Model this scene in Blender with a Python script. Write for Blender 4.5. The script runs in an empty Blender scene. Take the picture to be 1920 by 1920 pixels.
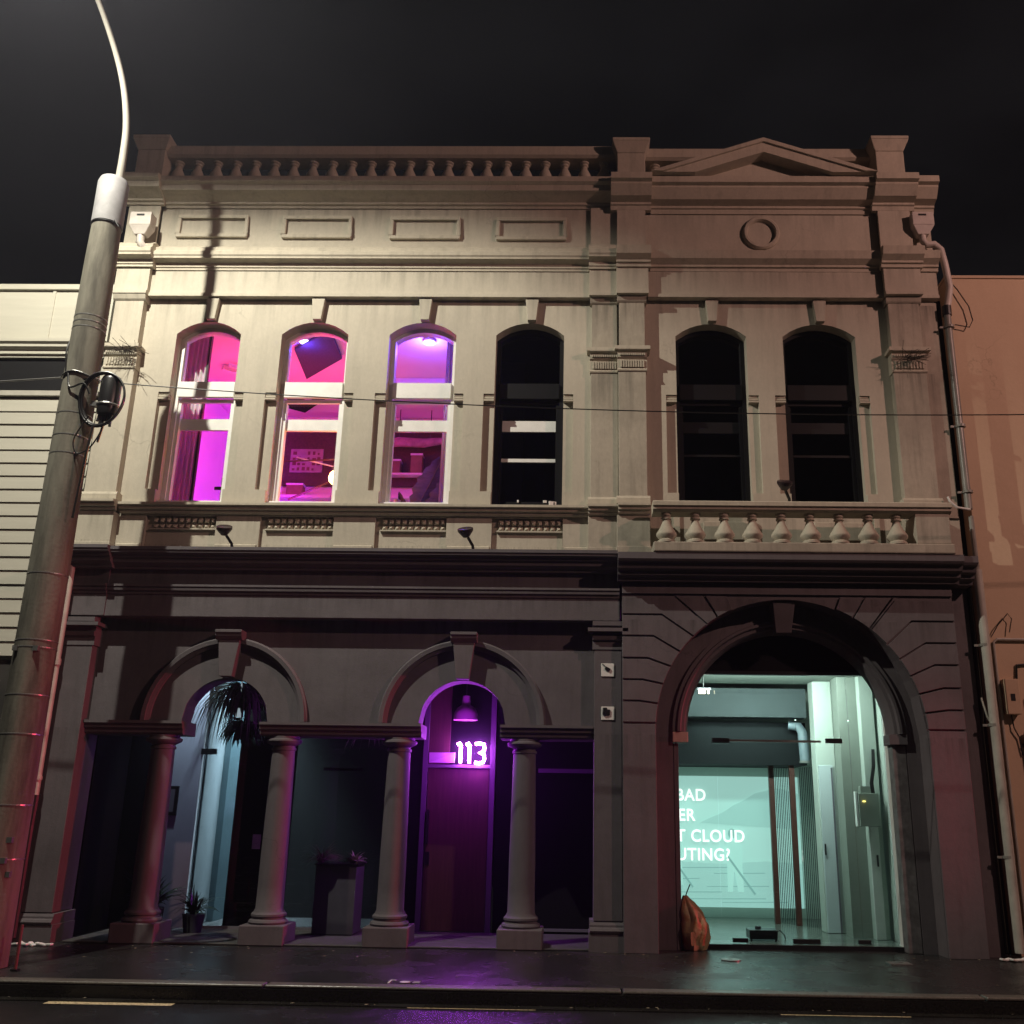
import bpy, bmesh, math, random
from mathutils import Vector, Matrix
random.seed(7)
S = bpy.context.scene
COL = S.collection
R = math.radians
# ------------------------------------------------------------------ camera
cam_d = bpy.data.cameras.new('camera'); cam = bpy.data.objects.new('camera', cam_d); COL.objects.link(cam)
F, CX = 1850.0, 1049.17                       # focal length and principal point of the photograph, px of 1920
right = Vector((0.99977201, 0.01643493, 0.01363128)); up = Vector((-0.00826639, -0.29069886, 0.95677889))
fwd = Vector((-0.01968719, 0.95667344, 0.29049672))
cam.matrix_world = Matrix(((right.x, up.x, -fwd.x, 0.0), (right.y, up.y, -fwd.y, -11.5), (right.z, up.z, -fwd.z, 1.42), (0, 0, 0, 1)))
cam_d.sensor_fit = 'HORIZONTAL'; cam_d.sensor_width = 36; cam_d.lens = 36 * F / 1920
cam_d.shift_x = (960 - CX) / 1920; cam_d.clip_start = .05; cam_d.clip_end = 2000
S.camera = cam
# ------------------------------------------------------------------ night sky
W = bpy.data.worlds.new('World'); S.world = W; W.use_nodes = True
wn, wl = W.node_tree.nodes, W.node_tree.links
bg = wn['Background']
tc = wn.new('ShaderNodeTexCoord'); nz = wn.new('ShaderNodeTexNoise'); cr = wn.new('ShaderNodeValToRGB')
mp = wn.new('ShaderNodeMapping'); mp.inputs['Scale'].default_value = (1.0, 1.0, 2.4)
nz.inputs['Scale'].default_value = 2.6; nz.inputs['Detail'].default_value = 5; nz.inputs['Roughness'].default_value = .55
cr.color_ramp.elements[0].position = .36; cr.color_ramp.elements[0].color = (.0018, .0018, .0022, 1)
cr.color_ramp.elements[1].position = .72; cr.color_ramp.elements[1].color = (.0065, .0063, .007, 1)
wl.new(tc.outputs['Generated'], mp.inputs['Vector']); wl.new(mp.outputs['Vector'], nz.inputs['Vector'])
wl.new(nz.outputs['Fac'], cr.inputs['Fac']); wl.new(cr.outputs['Color'], bg.inputs['Color'])
bg.inputs['Strength'].default_value = 1.0
# ------------------------------------------------------------------ exposure
S.view_settings.view_transform = 'Standard'; S.view_settings.look = 'None'
S.view_settings.exposure = 0; S.view_settings.gamma = 1; S.view_settings.use_curve_mapping = False
S.render.engine = 'CYCLES'
cy = S.cycles
cy.use_denoising = True
try: cy.denoiser = 'OPENIMAGEDENOISE'
except Exception: pass
cy.max_bounces = 8; cy.diffuse_bounces = 4; cy.glossy_bounces = 4; cy.transmission_bounces = 6; cy.transparent_max_bounces = 16
cy.volume_bounces = 0; cy.sample_clamp_indirect = 3.0; cy.caustics_reflective = False; cy.caustics_refractive = False
# ------------------------------------------------------------------ lamps of the street (each is a real lamp; the near one sits in its lantern below)
def lamp(name, kind, loc, power, color, **kw):
    d = bpy.data.lights.new(name, kind); d.energy = power; d.color = color
    for k, v in kw.items(): setattr(d, k, v)
    o = bpy.data.objects.new(name, d); o.location = loc; COL.objects.link(o); return o
LAMP = Vector((-5.75, -4.05, 10.70))
lamp('street_lamp_light', 'POINT', LAMP, 2750, (1.0, .94, .79), shadow_soft_size=.03)
lamp('sodium_lamp_light', 'POINT', (11.0, -8.5, 10.5), 2250, (1.0, .56, .47), shadow_soft_size=.12)
rs = lamp('red_shop_light', 'SPOT', (12.0, -1.15, 2.0), 4300, (1.0, .07, .14), shadow_soft_size=.10, spot_size=R(26), spot_blend=1.0)
rs.rotation_euler = (Vector((-6, -.9, 1.3)) - rs.location).to_track_quat('-Z', 'Y').to_euler()

# ================================================================== materials
def mat(name, col, rough=.7, var=.0, vscale=6.0, stretch=(1, 1, 1), bump=.0, bscale=60.0, metal=0.0, spec=.5, col2=None, lo=.35, hi=.7):
    m = bpy.data.materials.new(name); m.use_nodes = True
    n, l = m.node_tree.nodes, m.node_tree.links; p = n['Principled BSDF']
    p.inputs['Base Color'].default_value = (*col, 1); p.inputs['Roughness'].default_value = rough
    p.inputs['Metallic'].default_value = metal; p.inputs['Specular IOR Level'].default_value = spec
    t = n.new('ShaderNodeNewGeometry') if (var or bump or col2) else None
    if var or col2:
        mpn = n.new('ShaderNodeMapping'); mpn.inputs['Scale'].default_value = stretch
        nn = n.new('ShaderNodeTexNoise'); nn.inputs['Scale'].default_value = vscale; nn.inputs['Detail'].default_value = 7; nn.inputs['Roughness'].default_value = .6
        r = n.new('ShaderNodeValToRGB'); r.color_ramp.elements[0].position = lo; r.color_ramp.elements[1].position = hi
        c2 = col2 if col2 else tuple(c * (1 - var) for c in col)
        r.color_ramp.elements[0].color = (*c2, 1); r.color_ramp.elements[1].color = (*col, 1)
        l.new(t.outputs['Position'], mpn.inputs['Vector']); l.new(mpn.outputs['Vector'], nn.inputs['Vector'])
        l.new(nn.outputs['Fac'], r.inputs['Fac']); l.new(r.outputs['Color'], p.inputs['Base Color'])
    if bump:
        bn = n.new('ShaderNodeTexNoise'); bn.inputs['Scale'].default_value = bscale; bn.inputs['Detail'].default_value = 5
        b = n.new('ShaderNodeBump'); b.inputs['Strength'].default_value = bump; b.inputs['Distance'].default_value = .01
        l.new(t.outputs['Position'], bn.inputs['Vector']); l.new(bn.outputs['Fac'], b.inputs['Height']); l.new(b.outputs['Normal'], p.inputs['Normal'])
    return m
def emit(name, col, strength):
    m = bpy.data.materials.new(name); m.use_nodes = True; n, l = m.node_tree.nodes, m.node_tree.links
    p = n['Principled BSDF']; p.inputs['Base Color'].default_value = (*[min(1, c) * .5 for c in col], 1)
    p.inputs['Emission Color'].default_value = (*col, 1); p.inputs['Emission Strength'].default_value = strength
    return m
def glass(name, tint=(.92, .95, .95), refl=1.0, rough=.0):
    m = bpy.data.materials.new(name); m.use_nodes = True; n, l = m.node_tree.nodes, m.node_tree.links
    n.remove(n['Principled BSDF']); out = n['Material Output']
    tr = n.new('ShaderNodeBsdfTransparent'); tr.inputs['Color'].default_value = (*tint, 1)
    gl = n.new('ShaderNodeBsdfGlossy'); gl.inputs['Roughness'].default_value = rough
    fr = n.new('ShaderNodeFresnel'); fr.inputs['IOR'].default_value = 1.45
    mx = n.new('ShaderNodeMixShader')
    l.new(fr.outputs['Fac'], mx.inputs['Fac']); l.new(tr.outputs['BSDF'], mx.inputs[1]); l.new(gl.outputs['BSDF'], mx.inputs[2]); l.new(mx.outputs['Shader'], out.inputs['Surface'])
    return m

def facade_mat(name, col, dirt, streak=.5, grime=.5, drips=()):
    """painted render: vertical rain streaks, blotchy grime and a fine float texture"""
    m = bpy.data.materials.new(name); m.use_nodes = True; n, l = m.node_tree.nodes, m.node_tree.links
    p = n['Principled BSDF']; p.inputs['Roughness'].default_value = .72; p.inputs['Specular IOR Level'].default_value = .3
    g = n.new('ShaderNodeNewGeometry')
    def noise(scale, sx, det, lo, hi):
        mpn = n.new('ShaderNodeMapping'); mpn.inputs['Scale'].default_value = sx
        nn = n.new('ShaderNodeTexNoise'); nn.inputs['Scale'].default_value = scale; nn.inputs['Detail'].default_value = det; nn.inputs['Roughness'].default_value = .62
        mr = n.new('ShaderNodeMapRange'); mr.inputs['From Min'].default_value = lo; mr.inputs['From Max'].default_value = hi
        l.new(g.outputs['Position'], mpn.inputs['Vector']); l.new(mpn.outputs['Vector'], nn.inputs['Vector']); l.new(nn.outputs['Fac'], mr.inputs['Value'])
        return mr.outputs['Result']
    s = noise(9, (1, 1, .09), 6, .5, .8); b = noise(1.3, (1, 1, 1), 8, .42, .75); fine = noise(30, (1, 1, .5), 5, .35, .75)
    def mix(fac, k, a, bcol):
        mu = n.new('ShaderNodeMath'); mu.operation = 'MULTIPLY'; mu.inputs[1].default_value = k; l.new(fac, mu.inputs[0])
        mx = n.new('ShaderNodeMix'); mx.data_type = 'RGBA'; l.new(mu.outputs[0], mx.inputs['Factor'])
        if isinstance(a, tuple): mx.inputs['A'].default_value = (*a, 1)
        else: l.new(a, mx.inputs['A'])
        mx.inputs['B'].default_value = (*bcol, 1); return mx.outputs['Result']
    c = mix(s, streak, col, dirt); c = mix(b, grime, c, tuple(.6 * d + .4 * e for d, e in zip(dirt, col))); c = mix(fine, .18, c, dirt)
    # hairline cracks, only in some patches
    vo = n.new('ShaderNodeTexVoronoi'); vo.feature = 'DISTANCE_TO_EDGE'; vo.inputs['Scale'].default_value = .9
    wp = n.new('ShaderNodeTexNoise'); wp.inputs['Scale'].default_value = 3.5; wp.inputs['Detail'].default_value = 6
    vm = n.new('ShaderNodeVectorMath'); vm.operation = 'MULTIPLY_ADD'; vm.inputs[1].default_value = (.55, .55, .55)
    l.new(g.outputs['Position'], wp.inputs['Vector']); l.new(wp.outputs['Color'], vm.inputs[0]); l.new(g.outputs['Position'], vm.inputs[2]); l.new(vm.outputs['Vector'], vo.inputs['Vector'])
    cm = n.new('ShaderNodeMapRange'); cm.inputs['From Min'].default_value = .001; cm.inputs['From Max'].default_value = .007; cm.inputs['To Min'].default_value = 1; cm.inputs['To Max'].default_value = 0; l.new(vo.outputs['Distance'], cm.inputs['Value'])
    pm = noise(.8, (1, 1, 1), 2, .56, .66); cmul = n.new('ShaderNodeMath'); cmul.operation = 'MULTIPLY'; l.new(cm.outputs['Result'], cmul.inputs[0]); l.new(pm, cmul.inputs[1])
    c = mix(cmul.outputs[0], .32, c, tuple(.45 * d for d in dirt))
    # drips running down below the mouldings
    sx = n.new('ShaderNodeSeparateXYZ'); l.new(g.outputs['Position'], sx.inputs[0])
    tot = None
    for z0_, z1_, tick in drips:
        fall = n.new('ShaderNodeMapRange'); fall.inputs['From Min'].default_value = z0_; fall.inputs['From Max'].default_value = z1_; l.new(sx.outputs['Z'], fall.inputs['Value'])
        lim = n.new('ShaderNodeMath'); lim.operation = 'LESS_THAN'; lim.inputs[1].default_value = z1_ + .01; l.new(sx.outputs['Z'], lim.inputs[0])
        m1 = n.new('ShaderNodeMath'); m1.operation = 'MULTIPLY'; l.new(fall.outputs['Result'], m1.inputs[0]); l.new(lim.outputs[0], m1.inputs[1])
        tk = noise(tick, (1, 1, .04), 4, .46, .72); m2 = n.new('ShaderNodeMath'); m2.operation = 'MULTIPLY'; l.new(m1.outputs[0], m2.inputs[0]); l.new(tk, m2.inputs[1])
        if tot is None: tot = m2.outputs[0]
        else:
            ad_ = n.new('ShaderNodeMath'); ad_.operation = 'ADD'; ad_.use_clamp = True; l.new(tot, ad_.inputs[0]); l.new(m2.outputs[0], ad_.inputs[1]); tot = ad_.outputs[0]
    if tot is not None: c = mix(tot, .8, c, dirt)
    l.new(c, p.inputs['Base Color'])
    bn = n.new('ShaderNodeTexNoise'); bn.inputs['Scale'].default_value = 55; bn.inputs['Detail'].default_value = 4
    b2 = n.new('ShaderNodeTexNoise'); b2.inputs['Scale'].default_value = 5; b2.inputs['Detail'].default_value = 3
    ad = n.new('ShaderNodeMath'); ad.operation = 'MULTIPLY_ADD'; ad.inputs[1].default_value = .25
    bu = n.new('ShaderNodeBump'); bu.inputs['Strength'].default_value = .35; bu.inputs['Distance'].default_value = .012
    l.new(g.outputs['Position'], bn.inputs['Vector']); l.new(g.outputs['Position'], b2.inputs['Vector'])
    l.new(bn.outputs['Fac'], ad.inputs[0]); l.new(b2.outputs['Fac'], ad.inputs[2]); l.new(ad.outputs[0], bu.inputs['Height']); l.new(bu.outputs['Normal'], p.inputs['Normal'])
    return m

def wet_mat(name, col, col2, rlo, rhi, bump, bscale, ascale=2.2):
    """wet street surface: puddled patches are glossier than the damp ones"""
    m = bpy.data.materials.new(name); m.use_nodes = True; n, l = m.node_tree.nodes, m.node_tree.links
    p = n['Principled BSDF']; g = n.new('ShaderNodeNewGeometry')
    a = n.new('ShaderNodeTexNoise'); a.inputs['Scale'].default_value = ascale; a.inputs['Detail'].default_value = 6
    r = n.new('ShaderNodeMapRange'); r.inputs['From Min'].default_value = .38; r.inputs['From Max'].default_value = .66; r.inputs['To Min'].default_value = rlo; r.inputs['To Max'].default_value = rhi
    f = n.new('ShaderNodeTexNoise'); f.inputs['Scale'].default_value = bscale; f.inputs['Detail'].default_value = 3
    ra = n.new('ShaderNodeValToRGB'); ra.color_ramp.elements[0].position = .4; ra.color_ramp.elements[1].position = .62
    ra.color_ramp.elements[0].color = (*col, 1); ra.color_ramp.elements[1].color = (*col2, 1)
    b = n.new('ShaderNodeBump'); b.inputs['Strength'].default_value = bump; b.inputs['Distance'].default_value = .01
    for q in (a, f): l.new(g.outputs['Position'], q.inputs['Vector'])
    l.new(a.outputs['Fac'], r.inputs['Value']); l.new(r.outputs['Result'], p.inputs['Roughness'])
    l.new(f.outputs['Fac'], ra.inputs['Fac']); l.new(ra.outputs['Color'], p.inputs['Base Color']); l.new(f.outputs['Fac'], b.inputs['Height']); l.new(b.outputs['Normal'], p.inputs['Normal'])
    return m

CREAM = facade_mat('cream_render', (.50, .46, .375), (.24, .225, .18), .32, .45, ((4.36, 4.47, 34), (4.50, 4.84, 8), (7.30, 7.78, 7), (7.85, 8.17, 9), (8.75, 9.13, 8)))
CREAM_D = facade_mat('grimy_cream_render', (.44, .40, .325), (.10, .095, .075), .55, .75, ((6.0, 6.74, 14), (7.3, 7.7, 12), (8.8, 9.1, 9)))
CREAM_T = facade_mat('cream_moulding', (.50, .455, .365), (.16, .15, .12), .45, .35)
DARK = facade_mat('charcoal_render', (.136, .122, .132), (.058, .052, .053), .45, .75, ((3.2, 3.55, 10), (3.6, 3.81, 12), (1.9, 2.25, 14), (3.85, 4.1, 9)))
DARK_T = facade_mat('charcoal_moulding', (.132, .119, .129), (.07, .064, .066), .5, .4)
WHITE = mat('white_timber', (.82, .82, .79), .45, .10, 8)
BLACKW = mat('black_timber', (.005, .005, .006), .5, spec=.25)
BLACK = mat('black_metal', (.012, .012, .013), .35)
STEEL = mat('grey_steel', (.35, .35, .34), .35, .2, 12, metal=.7)
PIPE = mat('cream_painted_pipe', (.50, .48, .42), .4, .25, 5)
GREYPIPE = mat('grey_plastic_pipe', (.30, .29, .26), .35, .3, 4)
BOARD = mat('cream_weatherboard', (.50, .485, .41), .45, .10, 2.0, (.5, 1, 6))
BROWNW = mat('brown_wall', (.05, .045, .04), .8, .4, 3)
PEACH = facade_mat('peach_plaster', (.60, .455, .315), (.42, .30, .20), .12, .5)
CONC = mat('pole_concrete', (.20, .19, .155), .85, .5, 2.2, (2.2, 2.2, .35), .25, 30, col2=(.085, .08, .066), lo=.38, hi=.6, spec=.2)
SLEEVE = mat('galvanised_sleeve', (.26, .26, .27), .7, .3, 6, metal=.0)
ARM = mat('painted_lamp_arm', (.26, .25, .22), .7, .1, 8)
ASPH = wet_mat('wet_asphalt_road', (.016, .016, .017), (.034, .034, .034), .10, .30, .55, 90)
FOOT = wet_mat('wet_asphalt_footpath', (.018, .018, .019), (.034, .034, .033), .13, .38, .50, 75, 1.6)
KERB = wet_mat('wet_concrete_kerb', (.085, .08, .068), (.14, .13, .11), .28, .55, .3, 60)
KERBF = wet_mat('wet_concrete_channel', (.014, .014, .012), (.026, .025, .022), .12, .4, .3, 60)
PORCH = mat('porch_concrete', (.09, .087, .085), .5, .3, 5, bump=.2)
YEL = mat('yellow_road_paint', (.74, .63, .38), .4, .35, 38, col2=(.16, .14, .09), lo=.36, hi=.5)
WPAINT = mat('white_road_paint', (.70, .70, .68), .4)
ROOM = mat('white_room_paint', (.72, .70, .70), .7, .08, 2)
LOBBYW = mat('pale_green_wall', (.52, .58, .53), .7, .06, 2)
LOBBYG = mat('grey_green_wall', (.26, .29, .255), .7, .15, 3)
LOBBYD = mat('dark_ceiling_board', (.005, .008, .009), .8, spec=.2)
LOBBYF = mat('polished_lobby_floor', (.14, .17, .15), .22, .25, 3)
GLASS = glass('clear_glass', (.95, .97, .96))
GLASSD = glass('dark_glass', (.55, .58, .60))
WOODR = mat('red_brown_timber', (.10, .035, .025), .45, .35, 12, (6, 6, .5))
DOORM = mat('brown_door', (.095, .048, .034), .5, .3, 6, (5, 5, .4))
DARKPAN = mat('dark_panel', (.0045, .0045, .006), .8, spec=.12)
GREYF = mat('grey_frame', (.15, .14, .16), .5)
LEAF = mat('dark_green_leaf', (.020, .042, .018), .4, .4, 20)
LEAFP = mat('large_plant_leaf', (.11, .10, .13), .4, .5, 9, (1, 1, 3))
DRY = mat('dry_fibre', (.26, .24, .20), .7, .4, 20)
POT = mat('grey_planter', (.065, .065, .078), .6, .2, 6)
DECK = mat('roof_membrane', (.05, .05, .05), .8)
NEON = emit('neon_tube', (.62, .10, 1.0), 150)
STRIPM = emit('magenta_led_strip', (1.0, .04, .95), 1.1)
SCREEN = emit('projected_picture', (.37, .66, .60), .92)
SCREEN2 = emit('projected_hill', (.31, .58, .53), .88)
SCREEN3 = emit('projected_ground', (.33, .61, .56), .86)
FIGM = emit('projected_figure', (.38, .70, .63), .92)
FIGD = emit('projected_shadow', (.20, .42, .39), .85)
TEXTM = emit('projected_lettering', (.95, 1.0, .96), 1.25)

# ================================================================== mesh helpers
class MB:
    def __init__(self): self.v = []; self.f = []
    def pts(self, ps):
        i = len(self.v); self.v += [tuple(p) for p in ps]; return list(range(i, i + len(ps)))
    def poly(self, *ps): self.f.append(self.pts(ps)); return self
    def box(self, x0, x1, y0, y1, z0, z1):
        i = self.pts([(x0, y0, z0), (x1, y0, z0), (x1, y1, z0), (x0, y1, z0), (x0, y0, z1), (x1, y0, z1), (x1, y1, z1), (x0, y1, z1)])
        for q in ((0, 3, 2, 1), (4, 5, 6, 7), (0, 1, 5, 4), (1, 2, 6, 5), (2, 3, 7, 6), (3, 0, 4, 7)): self.f.append([i[k] for k in q])
        return self
    def cbox(self, c, s, rz=0.0, ry=0.0):
        i = len(self.v); self.box(-s[0] / 2, s[0] / 2, -s[1] / 2, s[1] / 2, -s[2] / 2, s[2] / 2)
        m = Matrix.Translation(c) @ Matrix.Rotation(rz, 4, 'Z') @ Matrix.Rotation(ry, 4, 'Y')
        for k in range(i, len(self.v)): self.v[k] = tuple(m @ Vector(self.v[k]))
        return self
    def loft(self, a, b, caps=True):                    # two matching rings
        i, j = self.pts(a), self.pts(b); n = len(i)
        for k in range(n): self.f.append([i[k], i[(k + 1) % n], j[(k + 1) % n], j[k]])
        if caps: self.f.append(i[::-1]); self.f.append(j)
        return self
    def prism(self, xz, y0, y1): return self.loft([(x, y0, z) for x, z in xz], [(x, y1, z) for x, z in xz])
    def prism_z(self, xy, z0, z1): return self.loft([(x, y, z0) for x, y in xy], [(x, y, z1) for x, y in xy])
    def run(self, prof, x0, x1, dy=0.0, caps=True):     # moulding: profile of (y, z) pairs run along X
        return self.loft([(x0, y + dy, z) for y, z in prof], [(x1, y + dy, z) for y, z in prof], caps)
    def lathe(self, prof, c, n=20):                     # prof: (r, z)
        rings = [self.pts([(c[0] + r * math.cos(2 * math.pi * k / n), c[1] + r * math.sin(2 * math.pi * k / n), c[2] + z) for k in range(n)]) for r, z in prof]
        for a, b in zip(rings, rings[1:]):
            for k in range(n): self.f.append([a[k], a[(k + 1) % n], b[(k + 1) % n], b[k]])
        self.f.append(rings[0][::-1]); self.f.append(rings[-1]); return self
    def tube(self, pts, r, n=8, closed=False):
        P_ = [Vector(p) for p in pts]; rs = r if isinstance(r, (list, tuple)) else [r] * len(P_)
        rings = []; prev = None; m = len(P_)
        for k, p in enumerate(P_):
            if closed: t = (P_[(k + 1) % m] - P_[k - 1])
            else: t = (P_[min(k + 1, m - 1)] - P_[max(k - 1, 0)])
            t.normalize()
            u = prev - t * prev.dot(t) if prev is not None else (Vector((0, 1, 0)) if abs(t.y) < .9 else Vector((1, 0, 0)))
            u = (u - t * u.dot(t)).normalized(); prev = u; w = t.cross(u)
            rings.append(self.pts([p + (u * math.cos(2 * math.pi * q / n) + w * math.sin(2 * math.pi * q / n)) * rs[k] for q in range(n)]))
        prs = list(zip(rings, rings[1:])) + ([(rings[-1], rings[0])] if closed else [])
        for a, b in prs:
            for q in range(n): self.f.append([a[q], a[(q + 1) % n], b[(q + 1) % n], b[q]])
        if not closed: self.f.append(rings[0][::-1]); self.f.append(rings[-1])
        return self
    def ring(self, prof, cx, cz, a0=0.0, a1=math.pi, n=40):   # arch moulding: profile (radius, y) swept about (cx, cz)
        rr = [self.pts([(cx + r * math.cos(a), y, cz + r * math.sin(a)) for r, y in prof]) for a in [a0 + (a1 - a0) * k / n for k in range(n + 1)]]
        m = len(prof); full = abs(a1 - a0 - 2 * math.pi) < 1e-6
        for a, b in zip(rr, rr[1:]):
            for k in range(m): self.f.append([a[k], a[(k + 1) % m], b[(k + 1) % m], b[k]])
        if not full: self.f.append(rr[0][::-1]); self.f.append(rr[-1])
        return self
    def relief(self, x0, x1, z0, z1, y0, y1, ops):
        """wall slab with openings. ops: (xa, xb, zbottom, ztop(x) or number, segments)"""
        xs = [x0, x1]
        for o in ops:
            k = o[4]; xs += [o[0] + (o[1] - o[0]) * i / k for i in range(k + 1)]
        xs = sorted(set(round(x, 5) for x in xs if x0 - 1e-6 <= x <= x1 + 1e-6))
        def solids(a, b):
            m = (a + b) / 2; cut = []
            for o in ops:
                if o[0] < m < o[1]:
                    tp = o[3] if callable(o[3]) else (lambda x, t=o[3]: t)
                    cut.append((o[2], o[2], tp(a), tp(b)))
            cut.sort(); out = []; ca = cb = z0
            for (ba, bb, ta, tb) in cut:
                if ba > ca + 1e-5 or bb > cb + 1e-5: out.append((ca, cb, ba, bb))
                ca, cb = ta, tb
            if z1 > ca + 1e-5 or z1 > cb + 1e-5: out.append((ca, cb, z1, z1))
            return out
        cols = [(a, b, solids(a, b)) for a, b in zip(xs, xs[1:])]
        for a, b, ss in cols:
            for (pa, pb, ta, tb) in ss:
                self.poly((a, y0, pa), (b, y0, pb), (b, y0, tb), (a, y0, ta))
                self.poly((b, y1, pb), (a, y1, pa), (a, y1, ta), (b, y1, tb))
                self.poly((a, y1, pa), (b, y1, pb), (b, y0, pb), (a, y0, pa))
                self.poly((a, y0, ta), (b, y0, tb), (b, y1, tb), (a, y1, ta))
        def ivs(ss, side): return [(s[0 + side], s[2 + side]) for s in ss]
        edges = [(xs[0], [], ivs(cols[0][2], 0))] + [(cols[i][1], ivs(cols[i][2], 1), ivs(cols[i + 1][2], 0) if i + 1 < len(cols) else []) for i in range(len(cols))]
        for x, L, Rr in edges:
            cuts = sorted(set(round(z, 5) for iv in L + Rr for z in iv))
            for a, b in zip(cuts, cuts[1:]):
                if b - a < 1e-4: continue
                m = (a + b) / 2; inl = any(p < m < q for p, q in L); inr = any(p < m < q for p, q in Rr)
                if inl and not inr: self.poly((x, y0, a), (x, y1, a), (x, y1, b), (x, y0, b))
                if inr and not inl: self.poly((x, y1, a), (x, y0, a), (x, y0, b), (x, y1, b))
        return self
    def mesh(self, name, m, smooth=False, off=(0, 0, 0)):
        me = bpy.data.meshes.new(name); o = Vector(off)
        me.from_pydata([tuple(Vector(v) - o) for v in self.v], [], self.f)
        bm = bmesh.new(); bm.from_mesh(me)
        bmesh.ops.remove_doubles(bm, verts=bm.verts, dist=1e-5)
        bmesh.ops.recalc_face_normals(bm, faces=bm.faces)
        if smooth:
            for f_ in bm.faces: f_.smooth = True
            for e in bm.edges:
                if len(e.link_faces) == 2 and e.calc_face_angle(0) > R(38): e.smooth = False
        bm.to_mesh(me); bm.free(); me.materials.append(m); return me
    def build(self, name, m, parent=None, smooth=False, bevel=0.0, label=None):
        off = ORG.get(parent.name, Vector((0, 0, 0))) if parent else Vector((0, 0, 0))
        o = bpy.data.objects.new(name, self.mesh(name, m, smooth, off)); COL.objects.link(o)
        if parent: o.parent = parent; ORG[o.name] = off
        if bevel:
            b = o.modifiers.new('edges', 'BEVEL'); b.width = bevel; b.segments = 2; b.limit_method = 'ANGLE'; b.angle_limit = R(40)
        if label: o['label'] = label
        return o
ORG = {}
def tag(o, label, cat, group=None, kind=None):
    o['label'] = label
    if cat: o['category'] = cat
    if group: o['group'] = group
    if kind: o['kind'] = kind
    return o
def thing(name, label, cat, loc=(0, 0, 0), group=None):
    o = bpy.data.objects.new(name, None); o.location = loc; o.empty_display_size = .1; COL.objects.link(o)
    ORG[o.name] = Vector(loc); return tag(o, label, cat, group)
def place(name, me, loc, parent, rz=0.0, scale=None):        # a piece sharing mesh data; loc in world
    o = bpy.data.objects.new(name, me); COL.objects.link(o); o.parent = parent
    o.location = Vector(loc) - ORG[parent.name]; o.rotation_euler.z = rz; ORG[o.name] = Vector(loc)
    if scale: o.scale = scale
    return o
def struct(o, label=None):
    o['kind'] = 'structure'
    if label: o['label'] = label
    return o

# ================================================================== ground
g = MB(); g.poly((-28, -28, -.135), (28, -28, -.135), (28, -2.62, -.135), (-28, -2.62, -.135)); road = struct(g.build('road', ASPH), 'dark wet asphalt road with reflections')
g = MB()
for x in range(-12, 12, 3): g.box(x, x + 2.99, -2.62, -2.50, -.16, -.125); 
g.box(-18, 18, -2.50, -2.329, -.16, -.031); struct(g.build('gutter_channel', KERBF), 'wet concrete channel along the kerb')
kerb = thing('kerb', 'pale wet concrete kerb stones along the footpath edge', None, (0, -2.4, 0)); kerb['kind'] = 'structure'
kme = MB().box(0, 2.985, -.085, .07, -.03, 0).mesh('kerb_stone', KERB)
for i, x in enumerate(range(-18, 18, 3)):
    k = place('kerb_stone', kme, (x + .4, -2.4, random.uniform(-.002, .002)), kerb)
    b = k.modifiers.new('edges', 'BEVEL'); b.width = .025; b.segments = 3
g = MB(); g.poly((-28, -2.328, -.006), (28, -2.328, -.006), (28, -.1, .0), (-28, -.1, .0)); g.poly((-28, -.1, .0), (28, -.1, .0), (28, .9, .0), (-28, .9, .0)); fp = struct(g.build('footpath', FOOT), 'wet dark asphalt footpath')
for i, x in enumerate((-7.32, -4.33, -1.37, 1.67, 4.68)):
    dy = (-2.60, -2.56, -2.47, -2.475, -2.50)[i] - .17
    m = MB(); m.poly((x, dy, -.131), (x + 1.05, dy, -.131), (x + 1.05, dy + .10, -.131), (x, dy + .10, -.131))
    struct(m.build('road_marking', YEL, road), 'worn yellow dash painted on the road')
g = MB().box(-5.52, .19, -.10, 1.25, .003, .022); struct(g.build('porch_floor', PORCH, None, bevel=.006), 'grey concrete porch floor behind the columns')

# ================================================================== the main building
B = thing('terrace_building', 'two storey cream and charcoal building with arcade, pediment and number 113', 'building', (-.8, 0, 0))
WINS = [(-5.235, -4.40), (-3.865, -3.00), (-2.465, -1.60), (-1.085, -.21), (1.22, 2.125), (2.59, 3.515)]
ZS, RISE = 7.285, .175
def seg_top(xa, xb):
    c = (xa + xb) / 2; h = (xb - xa) / 2; r = (h * h + RISE * RISE) / (2 * RISE)
    return lambda x: ZS + RISE - r + math.sqrt(max(0, r * r - (x - c) ** 2))
ZW0 = 4.97
# upper wall: rear layer with the window openings, front layer rebated beside each window and recessed below each sill
ops = [(a, b, ZW0, seg_top(a, b), 10) for a, b in WINS]
MB().relief(-6.08, 4.57, 4.34, 9.25, .07, .34, ops).build('upper_wall', CREAM, B)
fops = list(ops)
for a, b in WINS: fops += [(a - .135, a, 5.17, 6.47, 1), (b, b + .125, 5.17, 6.47, 1)]
SILLP = [(-5.30, -4.43), (-3.89, -2.99), (-2.48, -1.61), (-1.06, -.195)]
for a, b in SILLP: fops.append((a, b, 4.40, 4.83, 1))
MB().relief(-6.08, 4.57, 4.34, 9.25, 0, .07, fops).build('upper_wall_face', CREAM, B)
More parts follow.
